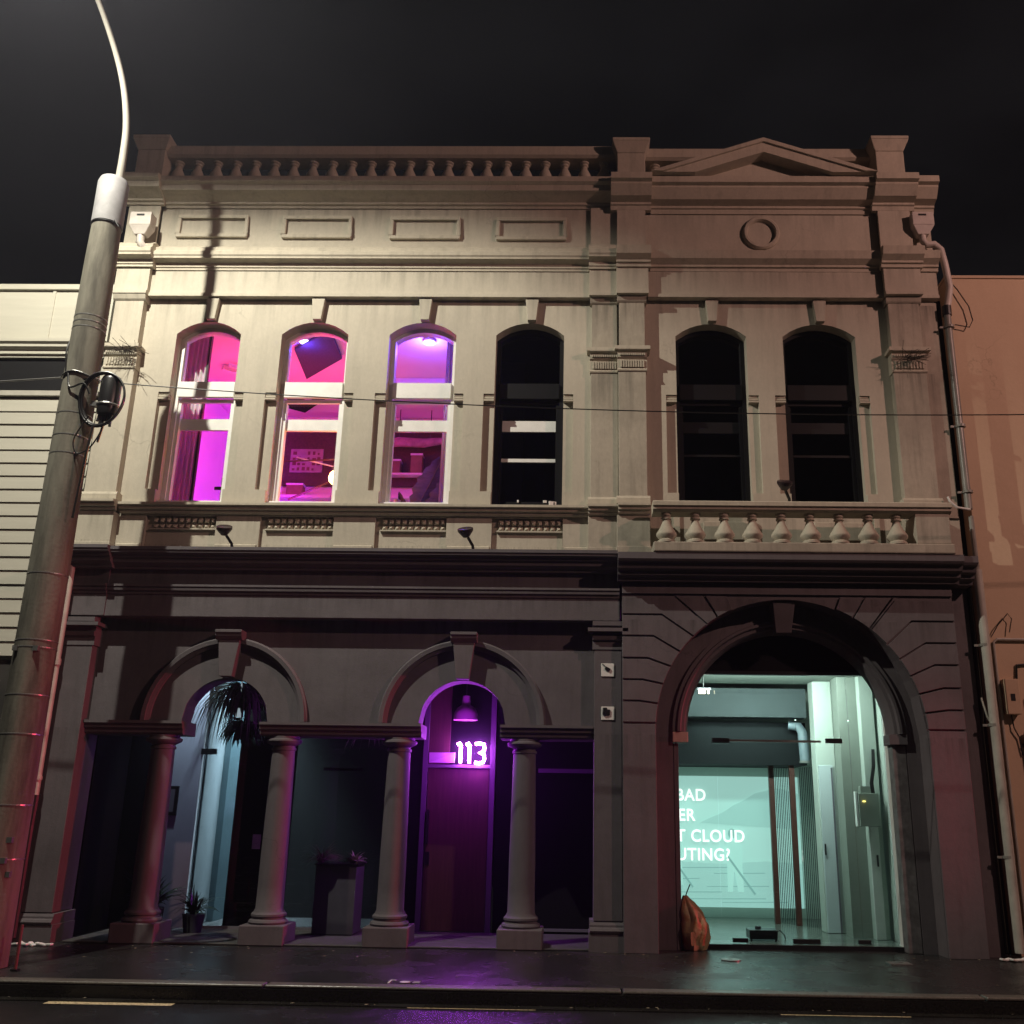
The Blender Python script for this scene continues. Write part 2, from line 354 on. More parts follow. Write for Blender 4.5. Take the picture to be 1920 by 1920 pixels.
# window frames
def window(i, a, b):
    lit = i < 3
    fm = WHITE if lit else BLACKW
    top = seg_top(a, b); yf = .17
    w = MB(); t = .055; w_in = lambda x: top(x) - t
    o = MB().relief(a + .002, b - .002, ZW0 + .002, ZS + RISE + .1, yf, yf + .12, [(a + t, b - t, ZW0 + .085, lambda x: min(w_in(x), top(x) - t), 8)])
    # trim the frame head to the arch
    o.v = [(x, y, min(z, top(min(max(x, a), b)) - .002)) for x, y, z in o.v]
    fr = o.build('window', fm, B, bevel=0)
    MB().box(a + t, b - t, yf - .035, yf + .02, 6.46, 6.675).build('transom', fm, fr, bevel=.006)
    lz = (6.045, 6.20) if i != 3 else (6.05, 6.20)
    MB().box(a + t, b - t, yf + .075, yf + .115, lz[0], lz[1]).build('meeting_rail', WHITE if i < 4 else fm, fr, bevel=.004)
    MB().box(a + t, b - t, yf + .03, yf + .07, 6.41, 6.458).box(a + t, a + t + .04, yf + .03, yf + .11, ZW0 + .09, 6.40).box(b - t - .04, b - t, yf + .03, yf + .11, ZW0 + .09, 6.40).build('sash', fm, fr)
    if i == 3: MB().box(a + t + .04, b - t - .04, yf + .06, yf + .09, 5.635, 5.68).build('lower_rail', WHITE, fr)
    if i > 3: MB().box(a + t + .04, b - t - .04, yf + .05, yf + .08, 5.72, 5.75).build('lower_rail', BLACKW, fr)
    if lit: MB().box(a - .0, b - .0, yf - .10, yf, ZW0 + .003, ZW0 + .075).build('sill', WHITE, fr, bevel=.008)
    p = MB(); p.poly((a + t, yf + .095, ZW0 + .08), (b - t, yf + .095, ZW0 + .08), (b - t, yf + .095, 6.46), (a + t, yf + .095, 6.46))
    p.build('pane', GLASS, fr)
    n = 8; q = MB(); xs = [a + t + (b - a - 2 * t) * k / n for k in range(n + 1)]
    q.poly(*([(a + t, yf + .05, 6.67), (b - t, yf + .05, 6.67)] + [(x, yf + .05, top(x) - t) for x in reversed(xs)]))
    q.build('pane', GLASS, fr)
    # ribbed caps at the head of the jamb rebates
    for (xa, xb) in ((a - .134, a - .001), (b + .001, b + .124)):
        c = MB()
        for k in range(3): c.run([(.03 - .028 * (3 - k) / 3, 6.375 + .034 * k), (.03 - .028 * (3 - k) / 3, 6.398 + .034 * k), (.069, 6.398 + .034 * k), (.069, 6.375 + .034 * k)], xa, xb)
        c.build('jamb_cap', CREAM_T, fr)
    c = (a + b) / 2 + .02
    MB().loft([(c - .055, -.075, 7.47), (c + .055, -.075, 7.47), (c + .055, .03, 7.47), (c - .055, .03, 7.47)], [(c - .085, -.075, 7.765), (c + .085, -.075, 7.765), (c + .085, .03, 7.765), (c - .085, .03, 7.765)]).build('keystone', CREAM, B, bevel=.006)
    return fr
FR = [window(i, a, b) for i, (a, b) in enumerate(WINS)]
# sill band, with breaks forward over the pilasters
def band(name, prof, segs, m=CREAM_T, bevel=0):
    for x0, x1, dy in segs: MB().run(prof, x0, x1, dy).build(name, m, B, bevel=bevel)
SILL = [(.0, 4.845), (-.035, 4.845), (-.05, 4.862), (-.05, 4.885), (-.085, 4.892), (-.085, 4.925), (-.12, 4.935), (-.12, 4.965), (.0, 4.985)]
band('sill_band', SILL, [(-6.11, -5.62, -.12), (-5.62, .11, 0), (.11, .47, -.07), (.47, .855, -.13)])
PLINTH = [(.0, 4.335), (-.025, 4.335), (-.025, 4.455), (-.012, 4.468), (0, 4.468)]
band('base_band', PLINTH, [(-5.62, -5.32, 0), (-4.41, -3.91, 0), (-2.97, -2.50, 0), (-1.59, -1.08, 0), (-.175, .13, 0)])
# toothed dentil panels under the sills
tooth = MB(); tooth.f.append(tooth.pts([(-.036, 0, 0), (.036, 0, 0), (.036, 0, .085), (-.036, 0, .085)])); tooth.v.append((0, -.062, .010))
for q in ((0, 1), (1, 2), (2, 3), (3, 0)): tooth.f.append([q[0], q[1], 4])
tme = tooth.mesh('dentil', CREAM_T)
for a, b in SILLP:
    sp = MB().box(a + .004, b - .004, .055, .068, 4.405, 4.83).box(a + .06, b - .004, .012, .054, 4.655, 4.672).build('sill_panel', CREAM, B)
    n = 10; st = (b - a - .08) / n
    for k in range(n):
        place('dentil', tme, (a + .07 + st * (k + .5), .055, 4.745), sp)
        place('dentil', tme, (a + .07 + st * (k + .5), .055, 4.68), sp, scale=(1, .8, .7))
# pilasters of the upper floor: pedestal, base, shaft, capital, entablature break
def flutes(mb, x0, x1, y, z0, z1, n):
    w = (x1 - x0) / n
    for k in range(n): mb.box(x0 + w * (k + .2), x0 + w * (k + .8), y - .02, y, z0, z1)
def pilaster(x0, x1, y, m, soot=False):
    p = MB().box(x0, x1, y, 0.0, 5.08, 7.03).build('pilaster', m, B, bevel=.006)
    MB().box(x0 - .025, x1 + .025, y - .02, 0, 4.34, 4.84).box(x0 - .035, x1 + .035, y - .035, 0, 4.34, 4.45).build('pedestal', m, p, bevel=.006)
    MB().run([(0, 4.986), (y - .035, 4.986), (y - .035, 5.05), (y - .012, 5.085), (0, 5.085)], x0 - .03, x1 + .03).build('base', CREAM_T, p)
    c = MB().run([(0, 6.735), (y - .012, 6.735), (y - .02, 6.75), (y - .012, 6.765), (y - .006, 6.775), (y - .006, 6.90), (y - .03, 6.92), (y - .035, 6.98), (y - .085, 7.0), (y - .085, 7.05), (0, 7.06)], x0 - .012, x1 + .012)
    flutes(c, x0 + .02, x1 - .02, y - .006, 6.785, 6.885, 10); flutes(c, x0 + .01, x1 - .01, y - .034, 6.935, 6.965, 14)
    c.box(x0 - .05, x1 + .05, y - .088, 0, 7.005, 7.052)
    c.build('capital', CREAM_T, p)
    MB().box(x0 + .012, x1 - .012, y + .004, 0, 7.062, 7.70).run([(0, 7.70), (y - .0, 7.70), (y - .02, 7.72), (y - .045, 7.78), (y - .045, 7.80), (0, 7.80)], x0 - .015, x1 + .015).build('frieze_block', m, p)
pilaster(-6.06, -5.665, -.12, CREAM)
pilaster(.135, .478, -.06, CREAM_D)
pilaster(.482, .83, -.12, CREAM_D)
pilaster(3.92, 4.335, -.12, CREAM_D)
MB().box(4.34, 4.57, -.05, 0, 4.35, 7.75).build('pilaster_return', CREAM_D, B)
# frieze (proud of the window wall), moulding, attic, main cornice
FRZ = [(0.0, 7.785), (-.10, 7.785), (-.10, 7.83), (-.075, 7.838), (-.075, 8.165), (0, 8.165)]
band('frieze', FRZ, [(-6.08, -5.64, -.075), (-5.64, .11, 0), (.11, .46, -.06), (.46, .87, -.12), (.87, 3.89, -.02), (3.89, 4.36, -.12), (4.36, 4.60, -.02)], CREAM)
MOULD = [(0.0, 8.168), (-.09, 8.168), (-.09, 8.20), (-.105, 8.205), (-.105, 8.255), (-.125, 8.265), (-.20, 8.285), (-.20, 8.31), (-.215, 8.33), (-.215, 8.375), (-.17, 8.42), (-.17, 8.46), (-.11, 8.50), (-.08, 8.53), (0, 8.53)]
band('string_course', MOULD, [(-6.10, -5.60, -.09), (-5.60, .10, 0), (.10, .455, -.07)], CREAM_T)
MOULDR = [(0.0, 8.168), (-.10, 8.168), (-.10, 8.215), (-.13, 8.22), (-.13, 8.25), (-.21, 8.30), (-.24, 8.40), (-.20, 8.425), (0, 8.43)]
band('string_course', MOULDR, [(.455, .90, -.12), (.90, 3.86, 0), (3.86, 4.39, -.12), (4.39, 4.62, -.02)], CREAM_T)
ATT = [(0.0, 8.533), (-.03, 8.533), (-.03, 9.13), (0, 9.13)]
band('attic', ATT, [(-6.07, -5.645, -.08), (-5.645, .125, 0), (.125, .47, -.05)], CREAM)
ATTR = [(0.0, 8.433), (-.04, 8.433), (-.04, 9.05), (0, 9.05)]
band('attic', ATTR, [(.47, .845, -.11), (.845, 3.90, 0), (3.90, 4.32, -.11), (4.32, 4.60, -.02)], CREAM)
CORN = [(0.0, 9.135), (-.05, 9.135), (-.06, 9.165), (-.09, 9.175), (-.09, 9.205), (-.20, 9.255), (-.26, 9.275), (-.27, 9.35), (-.32, 9.375), (-.32, 9.45), (.35, 9.45), (.35, 9.30), (0, 9.25)]
band('cornice', CORN, [(-6.12, -5.60, -.08), (-5.60, .385, 0)], CREAM_T)
CORNR = [(0.0, 9.055), (-.06, 9.055), (-.075, 9.11), (-.10, 9.12), (-.10, 9.15), (-.21, 9.18), (-.30, 9.30), (-.30, 9.325), (-.36, 9.34), (-.36, 9.43), (.35, 9.43), (.35, 9.30), (0, 9.25)]
band('cornice', CORNR, [(.385, .92, -.085), (.92, 3.83, 0), (3.83, 4.38, -.085), (4.38, 4.66, -.02)], CREAM_T)
# attic panels
for a, b, zt in ((-5.41, -4.455, 9.02), (-3.99, -3.06, 9.01), (-2.55, -1.61, 9.0), (-1.13, -.195, 8.99)):
    z0 = zt - .34; t = .05; q = MB()
    for x0, x1, za, zb in ((a, b, z0, z0 + t), (a, b, zt - t, zt), (a, a + t, z0 + t, zt - t), (b - t, b, z0 + t, zt - t)): q.box(x0, x1, -.075, -.031, za, zb)
    q.build('attic_panel', CREAM_T, B, bevel=.012)
MB().ring([(.245, -.041), (.245, -.07), (.225, -.095), (.195, -.095), (.18, -.07), (.18, -.041)], 2.375, 8.765, 0, 2 * math.pi, 40).build('roundel', CREAM_T, B, smooth=True)
# pediment
px0, px1, pz, ax, az = .90, 3.84, 9.435, 2.385, 9.945
MB().prism([(px0 + .3, pz), (px1 - .3, pz), (ax, az - .12)], -.24, .2).build('tympanum', CREAM, B)
for s, x0 in ((1, px0), (-1, px1)):
    q = MB(); d = Vector((ax - x0, 0, az - pz)); L = d.length
    for y, lo, hi in ((-.47, -.055, 0.0), (-.44, -.20, -.057)):
        k = lambda h, x: (x, h)
        e0 = x0; slope = (az - pz) / abs(ax - x0)
        q.prism([(e0 + s * max(0, -lo) / slope * 1.0, pz + .001), (e0 + s * max(0, -hi) / slope, pz + .001), (ax, az + hi), (ax, az + lo)], y, .2)
    q.build('raking_cornice', CREAM_T, B)
# parapet
def pier(x0, x1, y0, zt=10.12, z0=9.455):
    q = MB().box(x0, x1, y0, y0 + .42, z0, zt - .2)
    a = [(x0, y0), (x1, y0), (x1, y0 + .42), (x0, y0 + .42)]; e = .065
    b = [(x0 - e, y0 - e), (x1 + e, y0 - e), (x1 + e, y0 + .42 + e), (x0 - e, y0 + .42 + e)]
    q.loft([(x, y, zt - .198) for x, y in a], [(x, y, zt - .05) for x, y in b]); q.loft([(x, y, zt - .048) for x, y in b], [(x, y, zt) for x, y in b])
    q.build('parapet_pier', CREAM_T, B, bevel=.01)
pier(-6.02, -5.64, -.22, 10.13); pier(.47, .84, -.30, 10.03); pier(3.89, 4.26, -.30, 10.06)
RAIL = [(-.13, 9.87), (-.17, 9.90), (-.17, 10.03), (.13, 10.05), (.13, 9.87)]
PB = MB().box(-5.63, .46, -.12, .10, 9.455, 9.53).build('parapet_base', CREAM_T, B)
MB().run(RAIL, -5.63, .46).build('parapet_rail', CREAM_T, B)
MB().box(.85, 3.88, -.06, .16, 9.455, 9.53).build('parapet_base', CREAM_T, B)
MB().run(RAIL, .85, 3.88, .05).build('parapet_rail', CREAM_T, B)
bal = MB().lathe([(.085, 0), (.085, .03), (.06, .05), (.088, .10), (.085, .15), (.045, .24), (.038, .27), (.055, .285), (.055, .30), (.045, .305), (.07, .32), (.07, .338)], (0, 0, 0), 18).mesh('baluster', CREAM_T, True)
x = -5.52
for k in range(23): place('baluster', bal, (-5.52 + k * .2645, -.01, 9.531), B)
for k in range(11): place('baluster', bal, (1.0 + k * .272, .05, 9.531), B)
# roof, side and rear walls
MB().box(-6.05, 4.55, .36, 9.0, 9.22, 9.30).build('roof', DECK, B)
MB().box(-6.05, -5.85, .345, 9.0, 0, 9.21).build('side_wall', BROWNW, B)
MB().box(4.38, 4.55, .345, 9.0, 0, 9.21).build('side_wall', BROWNW, B)
MB().box(-5.84, 4.37, 8.8, 9.0, 0, 9.21).build('rear_wall', BROWNW, B)

# ---- balcony of the right bay
bc = MB().box(.86, 4.31, -.52, 0.0, 4.295, 4.415).build('balcony', CREAM_D, B, bevel=.015)
MB().run([(-.50, 4.775), (-.535, 4.80), (-.535, 4.83), (-.56, 4.84), (-.56, 4.885), (-.54, 4.90), (-.28, 4.905), (-.28, 4.775)], .86, 4.30).build('rail', CREAM_T, bc)
MB().box(3.885, 4.28, -.50, -.001, 4.416, 4.774).build('pier', CREAM_D, bc, bevel=.008)
MB().box(1.15, 1.22, -.03, -.002, 4.416, 4.97).box(3.56, 3.62, -.03, -.002, 4.416, 4.97).build('dado_strip', CREAM_T, bc)
MB().box(1.50, 2.15, -.035, -.002, 4.57, 4.80).build('dado_panel', CREAM_T, bc, bevel=.01); MB().box(2.84, 3.42, -.035, -.002, 4.57, 4.80).build('dado_panel', CREAM_T, bc, bevel=.01)
bb = MB().lathe([(.105, 0), (.105, .025), (.085, .04), (.095, .055), (.118, .085), (.118, .11), (.075, .18), (.046, .25), (.040, .275), (.058, .285), (.058, .30), (.046, .31), (.060, .325), (.060, .358)], (0, 0, 0), 30).mesh('baluster', CREAM_T, True)
for k in range(9):
    b_ = place('baluster', bb, (1.02 + k * .334 + random.uniform(-.006, .006), -.42, 4.416), bc, random.uniform(0, 3)); b_.rotation_euler.x = random.uniform(-.015, .015); b_.rotation_euler.y = random.uniform(-.02, .02)

# ---- ground floor
GY = .0
def semi(cx, r, zs): return lambda x: zs + math.sqrt(max(0, r * r - (x - cx) ** 2))
A1, A2, AR, AS = -4.07, -1.325, .50, 2.36
MB().relief(-5.66, .19, 2.235, 4.33, GY + .02, GY + .32, [(A1 - AR, A1 + AR, 2.234, semi(A1, AR, AS), 28), (A2 - AR, A2 + AR, 2.234, semi(A2, AR, AS), 28)]).build('arcade_wall', DARK, B)
for c in (A1, A2):
    a = MB().ring([(.86, .019), (.86, -.01), (.90, -.035), (.90, -.06), (.945, -.065), (.945, -.04), (.965, -.03), (.965, .019)], c, AS + .001, 0, math.pi, 48)
    ar = a.build('archivolt', DARK_T, B, smooth=True)
    k = c + .0
    MB().loft([(k - .075, -.115, 2.865), (k + .075, -.115, 2.865), (k + .075, .018, 2.865), (k - .075, .018, 2.865)], [(k - .125, -.115, 3.285), (k + .125, -.115, 3.285), (k + .125, .018, 3.285), (k - .125, .018, 3.285)]).run([(.018, 3.287), (-.12, 3.287), (-.155, 3.33), (-.155, 3.36), (-.175, 3.365), (-.175, 3.40), (.018, 3.40)], k - .155, k + .155).build('keystone', DARK_T, B, bevel=.005)
IMP = [(.36, 2.205), (-.01, 2.205), (-.04, 2.225), (-.04, 2.265), (-.07, 2.275), (-.07, 2.315), (-.10, 2.325), (-.10, 2.355), (.36, 2.355)]
for a, b in ((-5.64, -4.515), (-3.625, -1.775), (-.875, .185)): MB().run(IMP, a, b).build('impost', DARK_T, B)
# columns
csh = MB().lathe([(.168, .325), (.150, .36), (.147, .60), (.146, .9), (.128, 2.045), (.140, 2.05), (.140, 2.075), (.127, 2.08), (.127, 2.10)], (0, 0, 0), 32).mesh('shaft', DARK_T, True)
cba = MB().lathe([(.205, .205), (.215, .225), (.205, .245), (.18, .255), (.175, .27), (.19, .285), (.19, .305), (.172, .324)], (0, 0, 0), 32).mesh('base', DARK_T, True)
cpl = MB().box(-.245, .245, -.245, .245, .0, .204).mesh('plinth', DARK)
cca = MB().lathe([(.13, 2.101), (.19, 2.13), (.20, 2.15), (.195, 2.17), (.17, 2.18), (.17, 2.204)], (0, 0, 0), 32).mesh('capital', DARK_T, True)
for i, x in enumerate((-4.775, -3.375, -2.04, -.60)):
    c = bpy.data.objects.new('column', csh); COL.objects.link(c); c.parent = B; c.location = Vector((x, .12, 0)) - ORG[B.name]; ORG[c.name] = Vector((x, .12, 0))
    pl = place('plinth', cpl, (x, .12, 0), c); bv = pl.modifiers.new('edges', 'BEVEL'); bv.width = .012; bv.segments = 2
    place('base', cba, (x, .12, 0), c); place('capital', cca, (x, .12, 0), c)
# ground floor pilasters
def gpil(x0, x1, y, zc0):
    p = MB().box(x0, x1, y, .30, .30, zc0).build('pilaster', DARK, B, bevel=.006)
    MB().box(x0 - .05, x1 + .05, y - .05, .30, 0, .185).run([(.30, .187), (y - .06, .187), (y - .07, .21), (y - .055, .235), (y - .035, .245), (y - .035, .265), (y - .02, .29), (.30, .299)], x0 - .04, x1 + .04).build('base', DARK_T, p)
    MB().run([(.01, zc0 + .001), (y - .01, zc0 + .001), (y - .01, zc0 + .10), (y - .04, zc0 + .11), (y - .05, zc0 + .15), (y - .015, zc0 + .17), (y - .015, zc0 + .245), (y - .08, zc0 + .27), (y - .08, zc0 + .32), (.01, 3.548)], x0 - .02, x1 + .02).box(x0 - .075, x1 + .075, y - .10, .01, 3.42, 3.46).build('capital', DARK_T, p)
gpil(-6.03, -5.65, -.15, 3.20); gpil(.19, .505, -.10, 3.22)
MB().box(-6.08, -6.031, -.12, .3, 0, 4.05).build('corner_strip', DARK, B)
# frieze with string and the black main cornice
GF = [(.019, 3.55), (-.16, 3.55), (-.16, 3.805), (-.175, 3.81), (-.175, 3.845), (-.20, 3.85), (-.205, 3.875), (-.19, 3.88), (-.215, 3.895), (-.215, 3.92), (-.16, 3.93), (-.16, 4.10), (.019, 4.10)]
band('ground_frieze', GF, [(-6.08, -5.56, -.02), (-5.56, .48, 0)], DARK)
GC = [(.0, 4.103), (-.22, 4.103), (-.235, 4.135), (-.29, 4.165), (-.30, 4.215), (-.33, 4.22), (-.34, 4.25), (-.385, 4.265), (-.385, 4.285), (-.40, 4.295), (-.40, 4.333), (.0, 4.333)]
band('ground_cornice', GC, [(-6.10, -5.49, -.07), (-5.49, .455, 0)], DARK_T)
GCR = [(.0, 4.00), (-.27, 4.00), (-.29, 4.04), (-.34, 4.06), (-.35, 4.10), (-.41, 4.12), (-.44, 4.18), (-.48, 4.19), (-.50, 4.215), (-.50, 4.29), (.0, 4.29)]
band('ground_cornice', GCR, [(.455, 4.40, 0), (4.40, 4.58, .06)], DARK_T)

# ---- right bay, ground floor: big arch with stepped rustication
AX, AZ, ARAD = 2.40, 2.30, 1.515
MB().relief(.51, 4.335, 0, 3.998, -.17, .34, [(AX - ARAD, AX + ARAD, -.001, semi(AX, ARAD, AZ), 48)]).build('arch_wall', DARK, B)
MB().box(4.336, 4.57, -.02, .34, 0, 3.998).build('arch_wall_return', DARK, B)
def ang(x, z): return math.atan2(z - AZ, x - AX)
def arcpts(a0, a1, n=6): return [(AX + (ARAD - .004) * math.cos(a0 + (a1 - a0) * k / n), AZ + (ARAD - .004) * math.sin(a0 + (a1 - a0) * k / n)) for k in range(n + 1)]
def arcpts_o(a0, a1, n=6): return [(AX + (ARAD + .004) * math.cos(a0 + (a1 - a0) * k / n), AZ + (ARAD + .004) * math.sin(a0 + (a1 - a0) * k / n)) for k in range(n + 1)]
JL = [(.97, 3.84, 3.51), (.97, 3.62, 3.37), (.87, 3.37, 3.19), (.80, 3.11, 3.02), (.72, 2.87, 2.82), (.66, 2.63, 2.60), (.66, 2.385, 2.385)]
def joints(side):
    J = []
    tb = {1: [(1.12, 3.84), (.97, 3.62), (.87, 3.37), (.80, 3.115), (.74, 2.87), (.70, 2.63), (.70, 2.385)], -1: [(3.65, 3.82), (3.84, 3.57), (3.98, 3.32), (4.06, 3.07), (4.13, 2.81), (4.16, 2.565), (4.16, 2.345)]}[side]
    az = {1: [3.51, 3.37, 3.19, 3.02, 2.82, 2.60, 2.385], -1: [3.48, 3.30, 3.13, 2.94, 2.74, 2.53, 2.345]}[side]
    for (bx, bz), z in zip(tb, az):
        s = max(-1, min(1, (z - AZ) / ARAD)); a = math.pi - math.asin(s) if side == 1 else math.asin(s)
        J.append((bx, bz, a))
    return J
GAP = .011
for side, xe in ((1, .512), (-1, 4.333)):
    J = joints(side)
    for (b1, z1, a1), (b2, z2, a2) in zip(J, J[1:]):          # block between joint 1 (above) and joint 2 (below)
        if side == -1 and b1 < 3.8: ptop = [(b1, z1 - GAP), (b1 + .25, 3.82 - GAP), (xe, 3.82 - GAP)]; 
        else: ptop = [(b1, z1 - GAP), (xe, z1 - GAP)]
        arc = arcpts_o(a1 + side * GAP / ARAD, a2 - side * GAP / ARAD, 4)
        pts = [(xe, z2 + GAP), (b2, z2 + GAP)] + arc[::-1] + ptop
        MB().prism(pts, -.20, -.169).build('voussoir', DARK, B, bevel=.004)
    b, z, a = J[-1]
    pts = [(xe, .0), (AX - side * (ARAD + .004), .0)] + [(AX - side * (ARAD + .004), 2.30), (AX + (ARAD + .006) * math.cos(a), z - GAP), (xe, z - GAP)]
    MB().prism(pts, -.20, -.169).build('pier_face', DARK, B, bevel=.004)
    b1, z1, a1 = J[0]
    top = 3.845
    rads = [ang(1.60, 3.62), ang(1.79, 3.72)] if side == 1 else [ang(3.38, 3.48), ang(3.17, 3.60), ang(2.97, 3.70)]
    seq = [a1] + rads
    for p, q in zip(seq, seq[1:]):
        aa, bb_ = p - side * GAP / ARAD, q + side * GAP / ARAD
        ray = lambda an: (AX + (top - AZ) / math.sin(an) * math.cos(an), top)
        t1 = ray(aa) if p != a1 or side == -1 else (b1 + GAP, top)
        pts = arcpts_o(aa, bb_, 3) + [ray(bb_), t1]
        MB().prism(pts, -.20, -.169).build('voussoir', DARK, B, bevel=.004)
MB().prism([(.512, 3.87)] + [(4.333, 3.87)] + [(4.333, 3.995), (.512, 3.995)], -.20, -.169).build('spandrel_band', DARK, B)
# inner moulded order
ao = MB().ring([(1.335, .12), (1.335, .085), (1.29, .085), (1.28, .06), (1.25, .06), (1.235, .095), (1.20, .10), (1.16, .16), (1.155, .30), (1.335, .30)], AX + .03, AZ + .02, 0, math.pi, 56).build('inner_arch', DARK_T, B, smooth=True)
MB().relief(AX - ARAD + .002, AX + ARAD - .002, 0.0, 3.80, .125, .30, [(AX + .03 - 1.33, AX + .03 + 1.33, -.001, semi(AX + .03, 1.33, AZ + .02), 40)]).build('arch_reveal', DARK, B)
MB().loft([(2.31, -.03, 3.45), (2.49, -.03, 3.45), (2.49, .12, 3.45), (2.31, .12, 3.45)], [(2.27, -.135, 3.80), (2.53, -.135, 3.80), (2.53, .12, 3.80), (2.27, .12, 3.80)]).build('keystone', DARK_T, B, bevel=.006)
# jamb piers of the inner order
JAMB = mat('lobby_glow_jamb', (.20, .19, .195), .6, .5, 9, bump=.3, bscale=30)  # lighter than the dark paint: lobby glow is put into this grey
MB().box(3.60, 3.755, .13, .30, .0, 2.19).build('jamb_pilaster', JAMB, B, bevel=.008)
MB().box(3.56, 3.77, .08, .31, 2.20, 2.315).build('jamb_pilaster', DARK_T, B, bevel=.006)
MB().box(1.105, 1.16, .13, .30, .0, 2.19).build('jamb_pilaster', DARK_T, B, bevel=.006); MB().box(1.095, 1.27, .08, .31, 2.20, 2.315).build('jamb_bracket', CREAM_T, B, bevel=.006)

# ---- glazed entrance in the arch
YG = .42
MB().box(.9, 3.95, YG - .03, YG + .06, 3.02, 3.06).build('glazing_transom', BLACK, B)
fl = MB(); fl.poly(*([(1.15, YG, 3.065), (3.66, YG, 3.065)] + [(AX + 1.5 * math.cos(a), YG, 2.2 + 1.5 * math.sin(a)) for a in [R(35 + 110 * k / 14) for k in range(15)]])); fl.build('fanlight_board', DARKPAN, B)
GX = [1.0, 1.635, 2.58, 3.20, 3.60]
for a, b in zip(GX, GX[1:]): MB().box(a + .004, b - .004, YG, YG + .012, .07, 3.015).build('glass_pane', GLASS, B)
for x0, x1, z0, z1 in ((1.585, 1.79, 2.215, 2.275), (2.92, 3.11, 2.23, 2.285), (1.75, 1.92, .055, .10), (2.42, 2.72, .05, .10), (3.14, 3.28, .055, .10)): MB().box(x0, x1, YG - .02, YG + .03, z0, z1).build('patch_fitting', BLACK, B, bevel=.004)
MB().box(1.79, 2.86, YG - .01, YG + .03, 2.235, 2.26).build('glass_bar', STEEL, B)
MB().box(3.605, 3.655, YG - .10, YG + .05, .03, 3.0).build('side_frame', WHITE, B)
MB().box(1.0, 3.66, .30, 3.3, -.01, .045).build('lobby_floor', LOBBYF, B)
MB().box(.9, 3.9, .28, .298, .0, .05).build('threshold', BLACK, B)

# ---- lobby behind the glass
MB().box(.80, 1.05, .50, 3.4, 0, 3.3).build('lobby_wall', LOBBYW, B)
MB().box(1.05, 4.0, 3.35, 3.5, 0, 3.3).build('lobby_wall', LOBBYW, B)
MB().box(1.05, 4.0, .48, 1.9, 3.10, 3.16).build('lobby_ceiling', LOBBYW, B)
MB().box(1.05, 3.05, 1.92, 3.34, 2.98, 3.04).box(1.05, 3.05, 1.91, 2.2, 2.66, 2.978).build('ceiling_beam', mat('slate_beam', (.05, .07, .075), .7, .2, 3), B)
MB().box(1.05, 3.10, 2.25, 3.2, 2.06, 2.62).build('bulkhead', LOBBYD, B)
MB().box(3.06, 3.30, 1.55, 1.80, .046, 3.095).build('lobby_column', LOBBYW, B, bevel=.006)
MB().box(3.265, 3.50, 1.10, 1.40, .046, 3.095).build('lobby_pier', LOBBYG, B)
MB().box(3.50, 3.66, .95, 1.099, .046, 3.095).build('lobby_return', LOBBYW, B)
MB().box(3.70, 3.78, .49, 3.34, 0, 3.3).build('lobby_wall', LOBBYW, B)
d = MB().box(3.075, 3.255, 1.515, 1.548, .05, 2.03).build('lobby_door', mat('pale_blue_door', (.55, .62, .64), .5), B, bevel=.004); MB().box(3.09, 3.105, 1.49, 1.514, .95, 1.08).build('handle', BLACK, d); MB().box(3.225, 3.245, 1.508, 1.514, .05, 2.0).build('hinge_strip', GREYF, d)
d = MB().box(3.49, 3.60, .915, .945, .05, 1.42).build('lobby_door', WHITE, B, bevel=.004); MB().box(3.555, 3.57, .89, .914, .85, .98).build('handle', BLACK, d)
for x, y in ((2.665, 2.56), (2.90, 2.34)): MB().box(x - .035, x + .035, y - .035, y + .035, .046, 2.06).build('timber_post', WOODR, B)
sl = MB().box(-.0035, .0035, -.0035, .0035, 0, 1.98).mesh('slat', LOBBYD)
for k in range(26):
    t = k / 25; x, y = 2.70 + .46 * t, 2.50 - .62 * t
    if abs(x - 2.9) > .04: place('slat', sl, (x + .02, y + .05, .05), B, R(-50))

# ================================================================== things in the lobby
sc = thing('projection_screen', 'glowing aqua picture of hills and field workers with white bold lettering behind glass entrance', 'screen', (2.1, 3.0, .2))
MB().box(1.06, 3.12, 3.0, 3.03, .20, 1.93).build('picture', SCREEN, sc)
MB().prism([(1.06, .20), (3.12, .20), (3.12, .78), (2.6, .80), (2.0, .76), (1.06, .80)], 2.992, 2.996).build('field', SCREEN3, sc)
MB().prism([(1.72, 1.30), (3.12, 1.22), (3.12, 1.70), (2.90, 1.76), (2.76, 1.78), (2.66, 1.74), (2.50, 1.70), (2.34, 1.60), (2.2, 1.54), (2.05, 1.44), (1.88, 1.37)], 2.984, 2.99).build('hill', SCREEN2, sc)
def figure(cx, z, s):
    q = MB(); P_ = lambda pts: [(cx + x * s, z + y * s) for x, y in pts]
    q.prism(P_([(-.10, 0), (-.03, 0), (.0, .30), (.05, 0), (.13, 0), (.12, .35), (.13, .62), (.05, .74), (-.06, .72), (-.14, .55), (-.10, .35)]), 2.975, 2.982)
    o = q.build('worker_figure', FIGM, sc)
    h = MB().prism([(cx - .02 * s + .055 * s * math.cos(a * .5236), z + .80 * s + .07 * s * math.sin(a * .5236)) for a in range(12)], 2.968, 2.974); h.build('head', FIGD, o)
    MB().prism(P_([(-.12, .50), (-.10, .52), (.30, -.02), (.28, -.04)]), 2.969, 2.973).build('tool', FIGD, o)
figure(2.18, .40, .95); figure(1.36, .48, .85)
